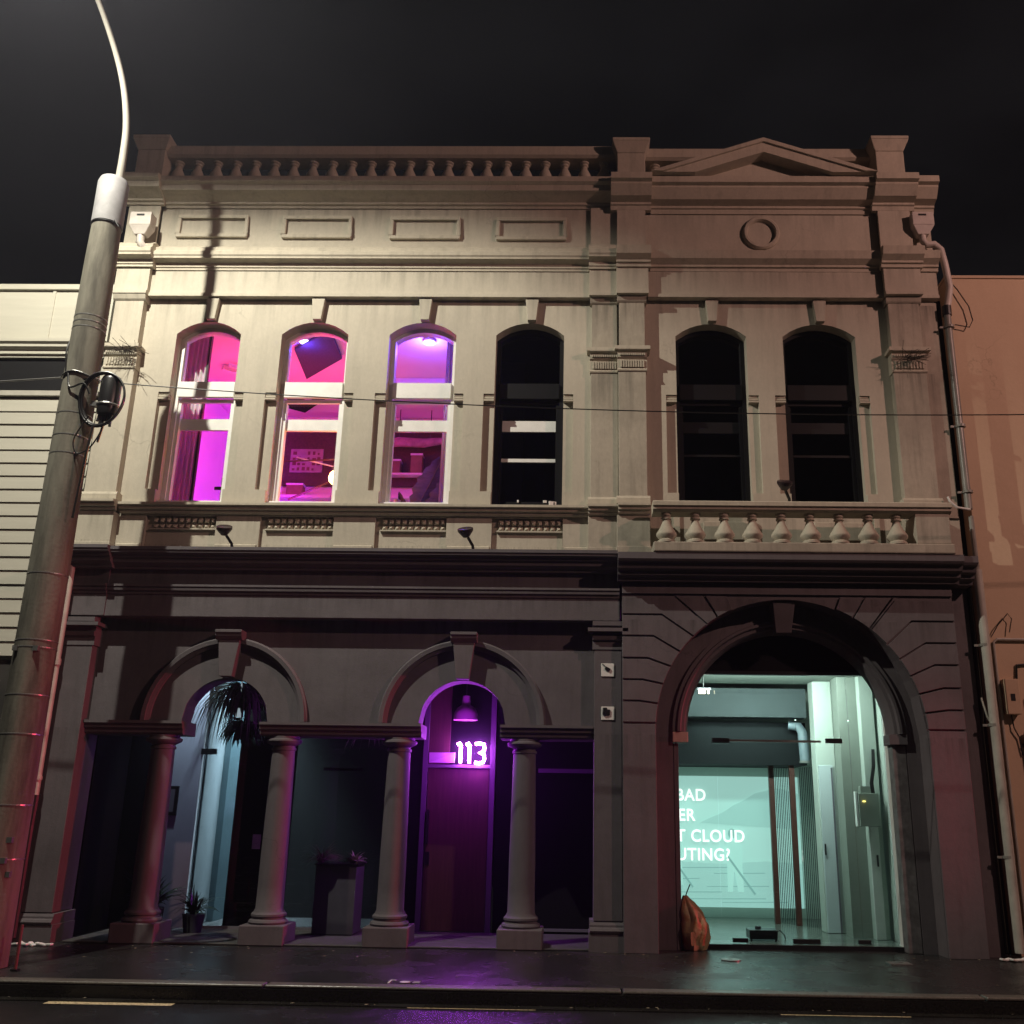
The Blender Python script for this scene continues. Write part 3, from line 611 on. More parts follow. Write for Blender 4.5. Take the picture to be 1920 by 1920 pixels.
for z, x0, x1 in ((.30, 1.5, 2.6), (.38, 1.1, 2.0), (.46, 1.8, 2.65), (.55, 1.2, 1.7), (.63, 1.9, 2.6), (.70, 1.3, 2.3), (.26, 2.0, 2.9)): MB().prism([(x0, z), (x1, z + .012), (x1, z + .022), (x0, z + .008)], 2.986, 2.991).build('furrow', FIGD, sc)
def text(body, x, z, size, y, m, parent, name='lettering', bold=.012, rx=True):
    cu = bpy.data.curves.new(name, 'FONT'); cu.body = body; cu.size = size; cu.offset = bold; cu.extrude = .002; cu.space_character = 1.08; cu.resolution_u = 6
    tmp = bpy.data.objects.new('tmp', cu); COL.objects.link(tmp); bpy.context.view_layer.update()
    me = bpy.data.meshes.new_from_object(tmp.evaluated_get(bpy.context.evaluated_depsgraph_get())); bpy.data.objects.remove(tmp)
    me.materials.clear(); me.materials.append(m); o = bpy.data.objects.new(name, me); COL.objects.link(o)
    o.parent = parent; o.location = Vector((x, y, z)) - ORG[parent.name]; o.rotation_euler = (R(90), 0, 0); o.scale = (.915, 1, 1); return o
for b_, x, z in (('BAD', 1.392, 1.595), ('ER', 1.42, 1.325), ('T CLOUD', 1.392, 1.050), ('UTING?', 1.385, .805)): text(b_, x, z, .225, 2.955, TEXTM, sc, bold=.0035)
pj = thing('projector', 'small dark projector on the lobby floor behind the glass', 'projector', (2.12, .75, .046))
MB().box(1.98, 2.30, .66, .92, .06, .16).build('body', BLACK, pj, bevel=.01)
MB().lathe([(.035, 0), (.035, .03)], (2.10, .80, .16), 14).build('lens', GREYF, pj)
for x in (2.0, 2.28): MB().box(x - .012, x + .012, .68, .70, .046, .06).build('foot', BLACK, pj)
MB().tube([(2.28, .9, .10), (2.36, .86, .14), (2.40, .80, .10), (2.42, .85, .05)], .006, 6).build('cable', BLACK, pj)
db = thing('distribution_box', 'grey electrical distribution box on the pier inside the glass entrance', 'electrical box', (3.50, .93, 1.36))
MB().box(3.36, 3.60, .80, .94, 1.30, 1.68).build('case', LOBBYG, db, bevel=.006); MB().box(3.33, 3.352, .82, .9, 1.30, 1.70).build('cover_edge', WHITE, db)
MB().lathe([(.018, 0), (.018, .012)], (3.42, .79, 1.58), 10).build('indicator', emit('indicator_glow', (1, .8, .2), 3), db)
MB().box(3.40, 3.52, .84, .93, 1.682, 1.76).build('gland_box', LOBBYG, db)
for k in range(3): MB().tube([(3.55 + .015 * k, .9, 1.68), (3.54 + .015 * k, .9, 1.8), (3.58 + .015 * k, .9, 2.0), (3.60 + .012 * k, .93, 2.2)], .008, 6).build('cable', BLACK, db)
cl = thing('ceiling_lamp', 'small warm lit lamp seen through the upper left of glass entrance', 'lamp', (1.60, 1.0, 2.9))
MB().box(1.52, 1.60, 1.0, 1.05, 2.86, 2.90).box(1.63, 1.65, 1.0, 1.05, 2.86, 2.90).build('diffuser', emit('warm_lamp_glow', (1, .82, .55), 4), cl); MB().box(1.50, 1.67, .995, 1.06, 2.902, 2.93).build('housing', GREYF, cl)
MB().tube([(1.58, 1.03, 2.93), (1.58, 1.03, 3.10)], .008, 6).build('rod', BLACK, cl)
du = thing('duct_elbow', 'pale bent ventilation duct beside the lobby column', 'duct', (2.98, 2.0, 2.4))
MB().tube([(2.86, 2.16, 2.58), (2.98, 2.12, 2.56), (3.02, 2.08, 2.48), (3.03, 2.06, 2.1)], .065, 12).build('elbow', mat('pale_duct', (.16, .21, .24), .5), du, smooth=True)
MB().lathe([(.075, 0), (.075, .03)], (3.03, 2.06, 2.08), 14).build('collar', STEEL, du)
ll = lamp('lobby_light', 'AREA', (2.3, .62, 3.05), 62, (.78, 1.0, .92), shape='RECTANGLE', size=1.6, size_y=.12); ll.rotation_euler = (R(48), 0, 0)
lamp('lobby_downlight', 'AREA', (2.2, 2.05, 2.64), 9, (.78, 1.0, .92), shape='RECTANGLE', size=1.2, size_y=.12)
bag = thing('rubbish_bag', 'crumpled orange brown paper bag leaning in the entrance corner', 'bag', (1.25, .15, 0))
BAGM = mat('orange_paper_bag', (.36, .29, .155), .55, .5, 9, col2=(.30, .11, .035), lo=.34, hi=.52, bump=.7, bscale=26); q = MB()
from mathutils import noise as mno
rings = [(.125, 0), (.15, .05), (.162, .12), (.170, .19), (.165, .26), (.150, .32), (.128, .38), (.10, .43), (.07, .475), (.045, .51), (.03, .535), (.02, .55)]
pr = []
for r_, z_ in rings:
    ps_ = []
    for k in range(40):
        a = 2 * math.pi * k / 40; d_ = mno.noise(Vector((math.cos(a) * 2.2, math.sin(a) * 2.2, z_ * 5))) * .30 + abs(mno.noise(Vector((math.cos(a) * 6, math.sin(a) * 6, z_ * 13)))) * -.34
        rr_ = r_ * (1.06 + d_); ps_.append((1.30 - .10 * max(0, z_ - .3) / .25 + rr_ * math.cos(a) * .95, .17 + rr_ * .75 * math.sin(a), z_ + .004 + .03 * d_ * (z_ > 0)))
    pr.append(q.pts(ps_))
for a, b in zip(pr, pr[1:]):
    for k in range(40): q.f.append([a[k], a[(k + 1) % 40], b[(k + 1) % 40], b[k]])
q.f.append(pr[0][::-1]); q.f.append(pr[-1]); q.build('sack', BAGM, bag, smooth=True)
MB().tube([(1.20, .17, .52), (1.23, .16, .60), (1.26, .15, .67)], .007, 6).build('twig', BLACK, bag)

# ================================================================== porch: door 113, panels, left foyer
YD = 1.22
MB().box(-5.64, -5.34, YD, YD + .12, .02, 3.5).build('porch_panel', DARKPAN, B)
MB().box(-5.335, -4.72, YD, YD + .12, .02, 3.5).build('porch_wall', mat('cool_white_wall', (.42, .45, .50), .7, .1, 3), B)
MB().box(-1.0, .40, YD, YD + .1, .02, 3.5).build('porch_panel', DARKPAN, B)
MB().box(-2.35, -1.93, YD, YD + .1, .02, 3.5).build('porch_panel', DARKPAN, B)
MB().box(-5.64, .19, .325, 4.2, 3.46, 3.54).build('porch_ceiling', DARKPAN, B)
MB().box(-5.75, -5.645, .325, 4.2, 0, 3.5).build('porch_side_wall', DARKPAN, B); MB().box(.40, .50, .345, 3.9, 0, 3.5).build('porch_side_wall', DARK, B)
MB().box(-.48, .36, YD - .03, YD - .002, 1.88, 1.93).box(-.48, .36, YD - .03, YD - .002, .05, .08).build('panel_rail', GREYF, B)
fr = MB().box(-1.925, -1.865, YD - .04, YD + .06, .02, 3.35).box(-1.085, -1.02, YD - .04, YD + .06, .02, 3.35).box(-1.864, -1.086, YD - .03, YD + .05, 1.925, 1.965).build('door_frame', GREYF, B)
dr = MB().box(-1.855, -1.095, YD - .01, YD + .04, .035, 1.915).build('door', DOORM, B)
MB().box(-1.845, -1.815, YD - .07, YD - .011, 1.02, 1.42).build('pull_handle', BLACK, dr); MB().box(-1.85, -1.79, YD - .03, YD - .011, .78, .93).build('lock', BLACK, dr)
MB().box(-1.864, -1.60, YD, YD + .03, 1.97, 3.35).build('fanlight_panel', DOORM, B); MB().box(-1.599, -1.087, YD + .02, YD + .05, 1.97, 3.35).build('fanlight_panel', DARKPAN, B)
ns = thing('neon_house_number', 'glowing violet neon number 113 above the red brown door', 'sign', (-1.31, YD - .03, 2.08))
def digit(pts, r=.019, closed=False): return MB().tube([(x, YD - .06, z) for x, z in pts], r, 10, closed).build('neon_digit', NEON, ns, smooth=True)
for x in (-1.455, -1.345): digit([(x - .045, 2.205), (x - .012, 2.222), (x, 2.20), (x, 2.09), (x, 1.985)])
x = -1.22
digit([(x - .055, 2.215), (x, 2.225), (x + .05, 2.215), (x + .063, 2.17), (x + .055, 2.13), (x, 2.108), (x + .055, 2.09), (x + .065, 2.04), (x + .05, 1.995), (x, 1.982), (x - .055, 1.992)])
for xx in (-1.455, -1.345, -1.20): MB().tube([(xx, YD - .06, 2.05), (xx, YD - .001, 2.05)], .008, 6).build('bracket', BLACK, ns)
lamp('violet_fill_light', 'POINT', (-1.33, .45, 2.05), 30, (.50, .02, 1.0), shadow_soft_size=.10)  # unseen lamp added before the sign, throws violet on arch and footpath
sp = thing('sign_plate', 'small pink folded plate above the door left of number 113', 'sign', (-1.74, YD, 2.0))
MB().prism([(-1.85, 1.985), (-1.53, 1.985), (-1.53, 2.105)], YD - .035, YD - .005).build('lower_half', WHITE, sp); MB().prism([(-1.85, 1.988), (-1.53, 2.108), (-1.85, 2.108)], YD - .03, YD - .005).build('upper_half', ROOM, sp)
pd = thing('pendant_lamp', 'unlit bell shaped pendant lamp hanging above the number 113', 'pendant lamp', (-1.40, .92, 2.5))
MB().lathe([(.155, 0), (.15, .02), (.148, .08), (.11, .15), (.055, .19), (.045, .30), (.02, .305)], (-1.40, 1.08, 2.50), 24).build('lamp_shade', mat('pink_enamel', (.55, .40, .45), .35), pd, smooth=True)
MB().tube([(-1.40, 1.08, 2.80), (-1.40, 1.08, 3.46)], .006, 6).build('cord', BLACK, pd)
# left foyer
MB().box(-4.70, -4.62, 1.95, 2.6, .02, 3.45).build('foyer_panel', mat('teal_panel', (.20, .30, .33), .5, .2, 3), B)
MB().box(-4.83, -4.70, YD + .125, 4.2, .02, 3.45).build('foyer_wall', mat('foyer_white', (.62, .68, .70), .6, .1, 2), B)
MB().box(-4.69, -2.36, 4.1, 4.2, .02, 3.45).build('foyer_wall', DARKPAN, B)
MB().box(-4.69, -2.36, YD + .12, 4.1, .0, .02).build('foyer_floor', PORCH, B)
MB().box(-4.70, -3.62, YD, YD + .012, .05, 3.4).build('glass_pane', GLASSD, B); MB().box(-3.60, -2.36, YD, YD + .012, .05, 3.4).build('glass_pane', GLASSD, B)
MB().box(-4.735, -4.55, YD - .02, YD + .03, 2.05, 2.12).build('patch_fitting', BLACK, B); MB().box(-3.625, -3.595, YD - .02, YD + .03, .03, 3.4).build('glazing_post', BLACK, B)
MB().box(-4.69, -2.37, YD - .02, YD + .03, .021, .05).build('glazing_sill', GREYF, B)
MB().box(-4.36, -3.63, YD + .34, YD + .37, .021, 3.42).build('dark_screen', DARKPAN, B)
MB().box(-3.25, -2.75, YD + .3, YD + .33, 1.88, 1.92).build('shelf', GREYF, B)
MB().box(-3.9, -2.37, 2.6, 2.65, .02, 3.4).build('foyer_partition', mat('foyer_dim_wall', (.016, .015, .013), .7, .3, 2), B)
lamp('foyer_light', 'AREA', (-4.3, 2.2, 3.38), 110, (.68, .90, 1.0), shape='RECTANGLE', size=.45, size_y=1.2, spread=R(75))
sl_ = lamp('porch_downlight', 'SPOT', (-4.75, .80, 3.44), 105, (.62, .80, 1.0), spot_size=R(75), spot_blend=.8, shadow_soft_size=.05); sl_.rotation_euler = (R(22), 0, R(14))
pf = thing('picture_frame', 'dark framed picture on the foyer wall beside the first column', 'picture', (-5.11, YD, 1.5))
MB().box(-5.27, -4.96, YD - .03, YD - .002, 1.31, 1.66).build('frame', BLACK, pf); MB().box(-5.23, -5.0, YD - .034, YD - .031, 1.35, 1.62).build('print', GREYF, pf)
nt = thing('paper_notice', 'small pale paper notice stuck on the dark foyer glass', 'notice', (-3.93, YD - .01, 1.0))
MB().box(-3.98, -3.88, YD - .008, YD - .003, .93, 1.10).build('sheet', mat('notice_paper', (.55, .48, .44), .8, .3, 40), nt)
wl_ = thing('wall_lamp', 'small lit bluish white globe lamp deep in the foyer', 'lamp', (-4.55, 2.6, 1.35))
MB().lathe([(.01, -.11), (.05, -.08), (.06, 0), (.055, .07), (.03, .12)], (-4.52, 2.6, 1.42), 16).build('globe', emit('blue_globe', (.55, .55, 1.0), 2.2), wl_, smooth=True); MB().box(-4.69, -4.52, 2.59, 2.61, 1.54, 1.56).build('bracket', BLACK, wl_)
pe = thing('tassel_pendant', 'thin white tasselled pull cord hanging in the left arch', 'cord', (-4.24, .95, 2.5))
MB().tube([(-4.22, .95, 3.45), (-4.23, .95, 2.66)], .009, 6).lathe([(.035, 0), (.03, .05), (.014, .10), (.012, .18)], (-4.23, .95, 2.49), 12).build('cord', emit('cord_white_glow', (.7, .9, .95), .35), pe)  # not a lamp: a faint glow is put into the cord's colour
def plant(name, label, loc, n, length, droop, m, potm=None, pot=(.12, .2), spread=1.0, width=.02, up_=1.0, group=None, stuffname='foliage'):
    t = thing(name, label, 'plant', loc, group); q = MB(); x, y, z = loc
    z0 = z + (pot[1] if potm else 0)
    for k in range(n):
        a = random.uniform(0, 2 * math.pi); L = length * random.uniform(.5, 1.1); e = random.uniform(.2, 1.2) * spread
        pts = []; p = Vector((x + random.uniform(-.03, .03), y + random.uniform(-.03, .03), z0)); v = Vector((math.cos(a) * e, math.sin(a) * e, up_ * random.uniform(.6, 1.3))).normalized()
        for s in range(6):
            pts.append(p.copy()); p = p + v * L / 5; v = (v + Vector((0, 0, -droop))).normalized()
        sd = Vector((-math.sin(a), math.cos(a), .2)).normalized()
        for s in range(5):
            w0 = width * (1 - (s / 5) ** 1.5) * (.6 if s == 0 else 1); w1 = width * (1 - ((s + 1) / 5) ** 1.5)
            q.poly(pts[s] - sd * w0, pts[s] + sd * w0, pts[s + 1] + sd * w1, pts[s + 1] - sd * w1)
    f_ = q.build(stuffname, m, t); f_['kind'] = 'stuff'
    if potm: MB().lathe([(pot[0] * .75, 0), (pot[0], pot[1]), (pot[0] * .9, pot[1])], loc, 18).build('pot', potm, t, smooth=True)
    return t
plant('hanging_plant', 'bushy dark green plant hanging in top of the left arch', (-4.19, 1.0, 2.62), 320, .30, .35, LEAF, spread=1.8, width=.038)
plant('hanging_plant', 'dry grey fibrous plant trailing below the green one in left arch', (-4.22, 1.02, 2.66), 190, 1.25, 1.0, DRY, spread=.6, width=.014)
plant('hanging_plant', 'dark shaggy fern hanging lowest in left arch beside the second column', (-4.20, 1.08, 2.34), 280, .42, .7, LEAF, spread=1.5, width=.03)
plant('potted_plant', 'dark bushy plant standing by the foyer wall below picture frame', (-4.98, .85, .02), 60, .55, .25, LEAF, POT, (.15, .26), width=.03)
plant('potted_plant', 'low spiky potted plant standing at the glass door foot', (-4.45, .80, .02), 60, .40, .3, LEAF, POT, (.13, .2), width=.018)
pb = thing('planter_box', 'tall grey square planter box standing between the middle columns', 'planter', (-2.80, .92, .02))
MB().box(-3.04, -2.56, .70, 1.14, .03, .78).build('box', POT, pb, bevel=.008); MB().box(-3.06, -2.54, .68, 1.16, .782, .80).build('rim', BLACK, pb)
plant('grass_plant', 'pale spiky grass plant on the left of the grey planter', (-3.02, .85, .80), 90, .34, .35, mat('pale_grass', (.22, .23, .13), .6, .3, 20), spread=1.2, width=.007)
plant('succulent_plant', 'pale round succulent on the right of the grey planter', (-2.63, .85, .80), 60, .20, .25, mat('pale_succulent', (.30, .30, .24), .6, .3, 20), spread=1.3, width=.02)
plant('hanging_vine', 'sparse pale vine trailing inside glass near the third column', (-2.55, 1.05, 2.25), 26, .55, .8, DRY, spread=.7, width=.010)

# ================================================================== rooms behind the upper windows
MB().box(-5.84, -1.36, .345, 3.75, 4.66, 4.72).build('room_floor', ROOM, B)
MB().box(-5.84, -1.36, .345, 3.75, 7.62, 7.70).build('room_ceiling', ROOM, B)
MB().box(-5.84, -1.36, 3.62, 3.75, 4.73, 7.61).build('room_wall', ROOM, B)
MB().box(-5.845, -5.78, .345, 3.61, 4.73, 7.61).build('room_wall', ROOM, B)
MB().box(-1.46, -1.36, .345, 3.61, 4.73, 7.61).build('room_wall', ROOM, B)
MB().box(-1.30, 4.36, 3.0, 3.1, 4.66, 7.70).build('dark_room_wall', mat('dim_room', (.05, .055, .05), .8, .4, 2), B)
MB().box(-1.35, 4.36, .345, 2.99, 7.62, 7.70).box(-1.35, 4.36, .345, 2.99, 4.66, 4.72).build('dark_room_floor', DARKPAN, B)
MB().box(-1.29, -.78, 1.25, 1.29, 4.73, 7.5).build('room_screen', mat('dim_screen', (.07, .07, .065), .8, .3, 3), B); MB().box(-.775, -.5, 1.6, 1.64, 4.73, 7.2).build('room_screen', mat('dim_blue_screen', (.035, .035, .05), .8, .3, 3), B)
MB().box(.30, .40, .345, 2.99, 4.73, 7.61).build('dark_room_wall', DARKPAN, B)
MB().box(-5.77, -1.5, 3.585, 3.615, 7.40, 7.46).build('led_strip', STRIPM, B)
MB().box(-3.95, -1.5, 3.40, 3.58, 6.15, 6.20).box(-3.95, -1.5, 3.40, 3.58, 6.55, 6.58).build('wall_shelf', ROOM, B)
MB().box(-5.05, -1.5, 3.56, 3.60, 6.40, 7.33).build('brick_panel', mat('brown_brickwork', (.07, .035, .03), .8, .5, 25), B)
vl = lamp('violet_room_light', 'SPOT', (-3.1, .9, 5.0), 640, (.42, .0, 1.0), spot_size=R(58), spot_blend=.7, shadow_soft_size=.08); vl.rotation_euler = (Vector((-5.8, 3.0, 6.25)) - vl.location).to_track_quat('-Z', 'Y').to_euler()
for x_, p_ in ((-5.0, 38), (-3.95, 38)): lamp('pink_room_light', 'POINT', (x_, 1.6, 6.75), p_ * 1.15, (1.0, .025, .17), shadow_soft_size=.12)
MB().box(-2.95, -1.47, 2.05, 2.22, 7.36, 7.615).build('ceiling_beam', ROOM, B)
MB().cbox((-4.72, 2.15, 7.56), (1.5, .07, .07), R(48)).cbox((-4.60, 2.05, 7.56), (1.5, .03, .05), R(48)).build('ceiling_brace', ROOM, B)
CARD = mat('brown_cardboard', (.22, .13, .07), .8, .3, 8)
for k, (x, y, z, w, h, lab) in enumerate(((-4.55, 3.48, 6.20, .26, .16, 'small carton on the low shelf left behind second window'), (-3.05, 3.48, 6.58, .34, .20, 'wide carton on the upper shelf behind third window'), (-2.62, 3.48, 6.58, .18, .30, 'tall narrow carton on the upper shelf behind third window'))):
    t = thing('storage_box', lab, 'box', (x, y, z)); MB().box(x - w / 2, x + w / 2, y - .08, y + .08, z + .001, z + h).build('carton', CARD, t); MB().box(x - w / 2 - .008, x + w / 2 + .008, y - .088, y + .088, z + h + .001, z + h + .03).build('lid', ROOM, t)
MB().box(-5.05, -3.96, 3.40, 3.555, 6.15, 6.20).build('wall_shelf', ROOM, B)
t = thing('fabric_roll', 'rolled fabric bundle hung on cords under ceiling behind the third window', 'fabric roll', (-2.6, 3.2, 7.1)); MB().tube([(-3.2, 3.3, 7.02), (-2.9, 3.28, 7.06), (-2.5, 3.3, 7.05), (-2.1, 3.28, 7.10)], [.05, .08, .075, .045], 12).build('roll', mat('rose_fabric', (.42, .22, .24), .9, .4, 10), t, smooth=True); MB().tube([(-2.9, 3.28, 7.12), (-2.9, 3.28, 7.62)], .008, 5).build('cord', BLACK, t); MB().tube([(-2.4, 3.3, 7.12), (-2.4, 3.3, 7.62)], .008, 5).build('cord', BLACK, t)
# curtains
def curtain(x0, x1, y, z0, z1, label, n=9, m=None):
    t = thing('curtain', label, 'curtain', ((x0 + x1) / 2, y, z0)); q = MB(); N = n * 8
    a = q.pts([(x0 + (x1 - x0) * k / N, y + .035 * math.sin(2 * math.pi * k / 8), z0) for k in range(N + 1)]); b = q.pts([(x0 + (x1 - x0) * (.06 + .94 * k / N), y + .03 * math.sin(2 * math.pi * k / 8 + .3), z1) for k in range(N + 1)])
    for k in range(N): q.f.append([a[k], a[k + 1], b[k + 1], b[k]])
    o = q.build('drape', m, t, smooth=True); s = o.modifiers.new('cloth', 'SOLIDIFY'); s.thickness = .004
    MB().tube([(x0, y, z1 + .02), (x1 + .3, y, z1 + .02)], .012, 8).build('curtain_rod', WHITE, t)
CURT = mat('white_curtain', (.80, .78, .80), .8, .1, 8)
_n, _l = CURT.node_tree.nodes, CURT.node_tree.links; _t = _n.new('ShaderNodeBsdfTranslucent'); _t.inputs['Color'].default_value = (.8, .78, .8, 1); _x = _n.new('ShaderNodeMixShader'); _x.inputs['Fac'].default_value = .5
_l.new(_n['Principled BSDF'].outputs[0], _x.inputs[1]); _l.new(_t.outputs[0], _x.inputs[2]); _l.new(_x.outputs[0], _n['Material Output'].inputs['Surface'])
curtain(-5.36, -4.985, .48, 4.76, 7.50, 'white pleated curtain drawn to the left of the first lit window', 6, CURT)
curtain(-1.79, -1.60, .46, 4.76, 7.50, 'narrow white curtain at the right edge of third lit window', 3, CURT)
MB().box(-4.98, -4.955, .44, .50, 4.76, 7.50).build('window_post', BLACK, B)
def spot(x, y, label, pw):
    t = thing('ceiling_spotlight', label, 'spotlight', (x, y, 7.60)); MB().lathe([(.085, -.03), (.095, -.01), (.095, .0)], (x, y, 7.61), 20).build('ring', WHITE, t)
    MB().lathe([(.075, -.012), (.07, -.004)], (x, y, 7.585), 20).build('lens', emit('cold_spot_glow', (.78, .66, 1.0), 5), t)
    l_ = lamp('spot_light', 'POINT', (x, y, 7.44), pw, (.13, .07, 1.0), shadow_soft_size=.07)
spot(-3.80, .80, 'bluish lit ceiling spotlight inside the second lit window', 16); spot(-2.08, .80, 'bright bluish ceiling spotlight at top of third lit window', 62)
ac = thing('ceiling_panel', 'dark square acoustic panel hung askew under second window ceiling', 'panel', (-3.62, 1.35, 7.56))
MB().prism_z([(-4.001, 0.99), (-4.086, 1.969), (-3.398, 1.271), (-3.356, 0.393)], 7.55, 7.59).build('board', mat('slate_acoustic_felt', (.05, .05, .085), .9, .5, 40), ac)
dpn = thing('ceiling_panel', 'dark sloping panel showing in corner of first lit window', 'panel', (-4.62, 2.4, 7.58))
MB().cbox((-4.55, 2.7, 7.58), (.9, .8, .04), R(40)).build('board', DARKPAN, dpn)
ps = thing('wall_poster', 'pale grid patterned poster on room wall behind second window', 'poster', (-4.25, 3.5, 6.9))
MB().box(-4.70, -4.17, 3.53, 3.555, 6.62, 7.02).build('sheet', mat('aged_poster', (.30, .27, .28), .8, .3, 10), ps)
q = MB()
for k in range(6):
    for j in range(4):
        if random.random() < .8: q.box(-4.66 + k * .08, -4.66 + k * .08 + random.uniform(.03, .065), 3.524, 3.529, 6.65 + j * .09, 6.65 + j * .09 + random.uniform(.03, .06))
q.build('print', WOODR, ps)
bu = thing('filament_bulb', 'glowing warm orange bulb at lower right of second lit window', 'light bulb', (-3.27, .85, 5.55))
MB().lathe([(.02, -.09), (.06, -.05), (.07, 0), (.05, .06), (.025, .09)], (-3.26, .85, 5.62), 14).build('globe', emit('warm_bulb_glow', (1.0, .50, .16), 14), bu, smooth=True); MB().lathe([(.025, 0), (.025, .07)], (-3.26, .85, 5.70), 12).build('socket', BLACK, bu)
MB().tube([(-3.26, .85, 5.77), (-3.3, 1.0, 5.93), (-4.2, 1.3, 6.0)], .012, 6).build('arm', WOODR, bu)
lamp('bulb_light', 'POINT', (-3.26, .72, 5.62), 34, (1.0, .28, .06), shadow_soft_size=.06)
tr = thing('ceiling_pipe', 'pale pink round pipe below the ceiling behind second window', 'pipe', (-3.9, 3.3, 7.5)); MB().tube([(-5.0, 3.42, 7.47), (-2.9, 3.42, 7.47)], .07, 12).build('duct', ROOM, tr, smooth=True); MB().tube([(-3.9, 3.42, 7.54), (-3.9, 3.42, 7.62)], .015, 8).build('hanger', STEEL, tr)
bp_ = thing('leaning_poles', 'thin crossed timber poles leaning inside the second lit window', 'poles', (-3.6, 1.2, 5.6))
MB().tube([(-3.95, 1.2, 5.42), (-3.15, 1.2, 5.80)], .014, 6).build('pole', WOODR, bp_); MB().tube([(-3.9, 1.25, 6.05), (-3.1, 1.2, 5.83)], .010, 6).build('pole', ROOM, bp_)
cx_ = thing('window_cross', 'small dark cross shaped ornament standing at first lit window bottom', 'ornament', (-4.62, .62, 4.75))
MB().box(-4.655, -4.64, .60, .62, 4.75, 5.52).box(-4.74, -4.56, .60, .62, 5.36, 5.40).build('cross', BLACK, cx_); MB().lathe([(.06, 0), (.03, .03)], (-4.648, .61, 4.73), 12).build('foot', BLACK, cx_)
# big leaved plant in the third window
bl = thing('broad_leaf_plant', 'tall broad leaved plant standing behind the third lit window', 'plant', (-1.97, .98, 4.73))
def bigleaf(base, tip, w, bow):
    b0, t0 = Vector(base), Vector(tip); d_ = (t0 - b0); sd = Vector((d_.z, 0, -d_.x)).normalized(); q = MB(); n = 16; rows = []
    for k in range(n + 1):
        u = k / n; c = b0 + d_ * u + Vector((0, -bow * math.sin(math.pi * u), 0)); ww = w * math.sin(math.pi * min(1, u * .92 + .05)) ** .8 * (1 + .14 * math.sin(k * 2.4 + b0.x * 9))
        rows.append(q.pts([c - sd * ww + Vector((0, -.04, 0)), c, c + sd * ww + Vector((0, -.04, 0))]))
    for a, b in zip(rows, rows[1:]):
        for k in range(2): q.f.append([a[k], a[k + 1], b[k + 1], b[k]])
    o = q.build('leaf', LEAFP, bl, smooth=True); MB().tube([b0 + d_ * (k / n) + Vector((0, -bow * math.sin(math.pi * k / n) - .012, 0)) for k in range(n + 1)], .007, 5).build('midrib', DRY, o); s = o.modifiers.new('thick', 'SOLIDIFY'); s.thickness = .003
for a, b, w, bo in (((-2.22, 1.02, 5.15), (-1.86, 1.12, 6.02), .17, -.05), ((-2.04, 1.0, 5.0), (-1.64, 1.06, 5.78), .17, -.04), ((-1.92, 1.1, 4.95), (-1.62, 1.1, 5.36), .11, -.03), ((-2.26, 1.1, 5.0), (-2.42, 1.1, 5.5), .06, -.03)): bigleaf(a, b, w, bo)
MB().tube([(-1.98, .98, 4.9), (-2.12, 1.0, 5.05), (-2.22, 1.02, 5.2)], .012, 6).build('stem', LEAFP, bl); MB().tube([(-1.98, .98, 4.9), (-2.0, 1.05, 5.1)], .012, 6).build('stem', LEAFP, bl); MB().lathe([(.10, 0), (.14, .24), (.12, .24)], (-1.97, .98, 4.725), 16).build('pot', POT, bl)
cu_ = thing('white_cup', 'small white cup on the sill inside the third window', 'cup', (-2.34, .5, 4.97))
MB().box(-2.42, -2.20, .42, .62, 4.94, 4.968).build('saucer', ROOM, cu_); MB().lathe([(.035, 0), (.045, .10), (.04, .10)], (-2.33, .52, 5.11), 14).build('body', WHITE, cu_); MB().tube([(-2.33, .52, 4.968), (-2.33, .52, 5.11)], .012, 6).build('stem', WHITE, cu_)
hc = thing('window_heater', 'pale rounded appliance inside the dark fourth window', 'appliance', (-.42, .55, 4.97)); MB().box(-.62, -.25, .48, .70, 4.985, 5.20).build('body', mat('pale_appliance', (.35, .38, .34), .4), hc, bevel=.06); MB().box(-.60, -.27, .50, .68, 4.973, 4.986).build('foot', BLACK, hc)
wd = thing('sill_debris', 'dark weathered timber batten with bird droppings on the fourth window sill', 'batten', (-.62, .08, 4.985)); MB().box(-.90, -.30, .03, .10, 4.99, 5.045).build('batten', BLACKW, wd); MB().cbox((-.33, .05, 5.03), (.09, .05, .05), .4).cbox((-.75, .02, 5.05), (.02, .02, .03)).cbox((-.42, .03, 5.05), (.04, .03, .03), .3).build('dropping', WHITE, wd)

# ================================================================== fixtures on the facade
def floodlight(x, y, z, label, rz):
    t = thing('floodlight', label, 'floodlight', (x, y, z), 'small floodlights along the ledge')
    MB().tube([(x + .06, y + .05, z), (x + .05, y + .02, z + .07), (x, y - .04, z + .15)], .018, 8).build('arm', BLACK, t)
    q = MB(); n = 18; i0 = len(q.v); q.lathe([(.035, 0), (.075, .05), (.092, .075), (.092, .105), (.08, .11)], (0, 0, 0), n)
    m = Matrix.Translation((x - .02, y - .06, z + .15)) @ Matrix.Rotation(rz, 4, 'Z') @ Matrix.Rotation(R(28), 4, 'X')
    q.v = [tuple(m @ Vector(v)) for v in q.v]; q.build('lamp_head', mat('maroon_black_metal', (.03, .018, .02), .35), t, smooth=True)
    MB().box(x + .03, x + .10, y + .01, y + .10, z, z + .02).build('foot', BLACK, t)
floodlight(-4.16, -.30, 4.334, 'small dark floodlight on the ledge below the first lit window', .2)
floodlight(-1.30, -.30, 4.334, 'small dark floodlight on the ledge between third and fourth windows', -.2)
floodlight(2.42, -.42, 4.906, 'small dark floodlight on the balcony rail between the two dark right windows', .1)
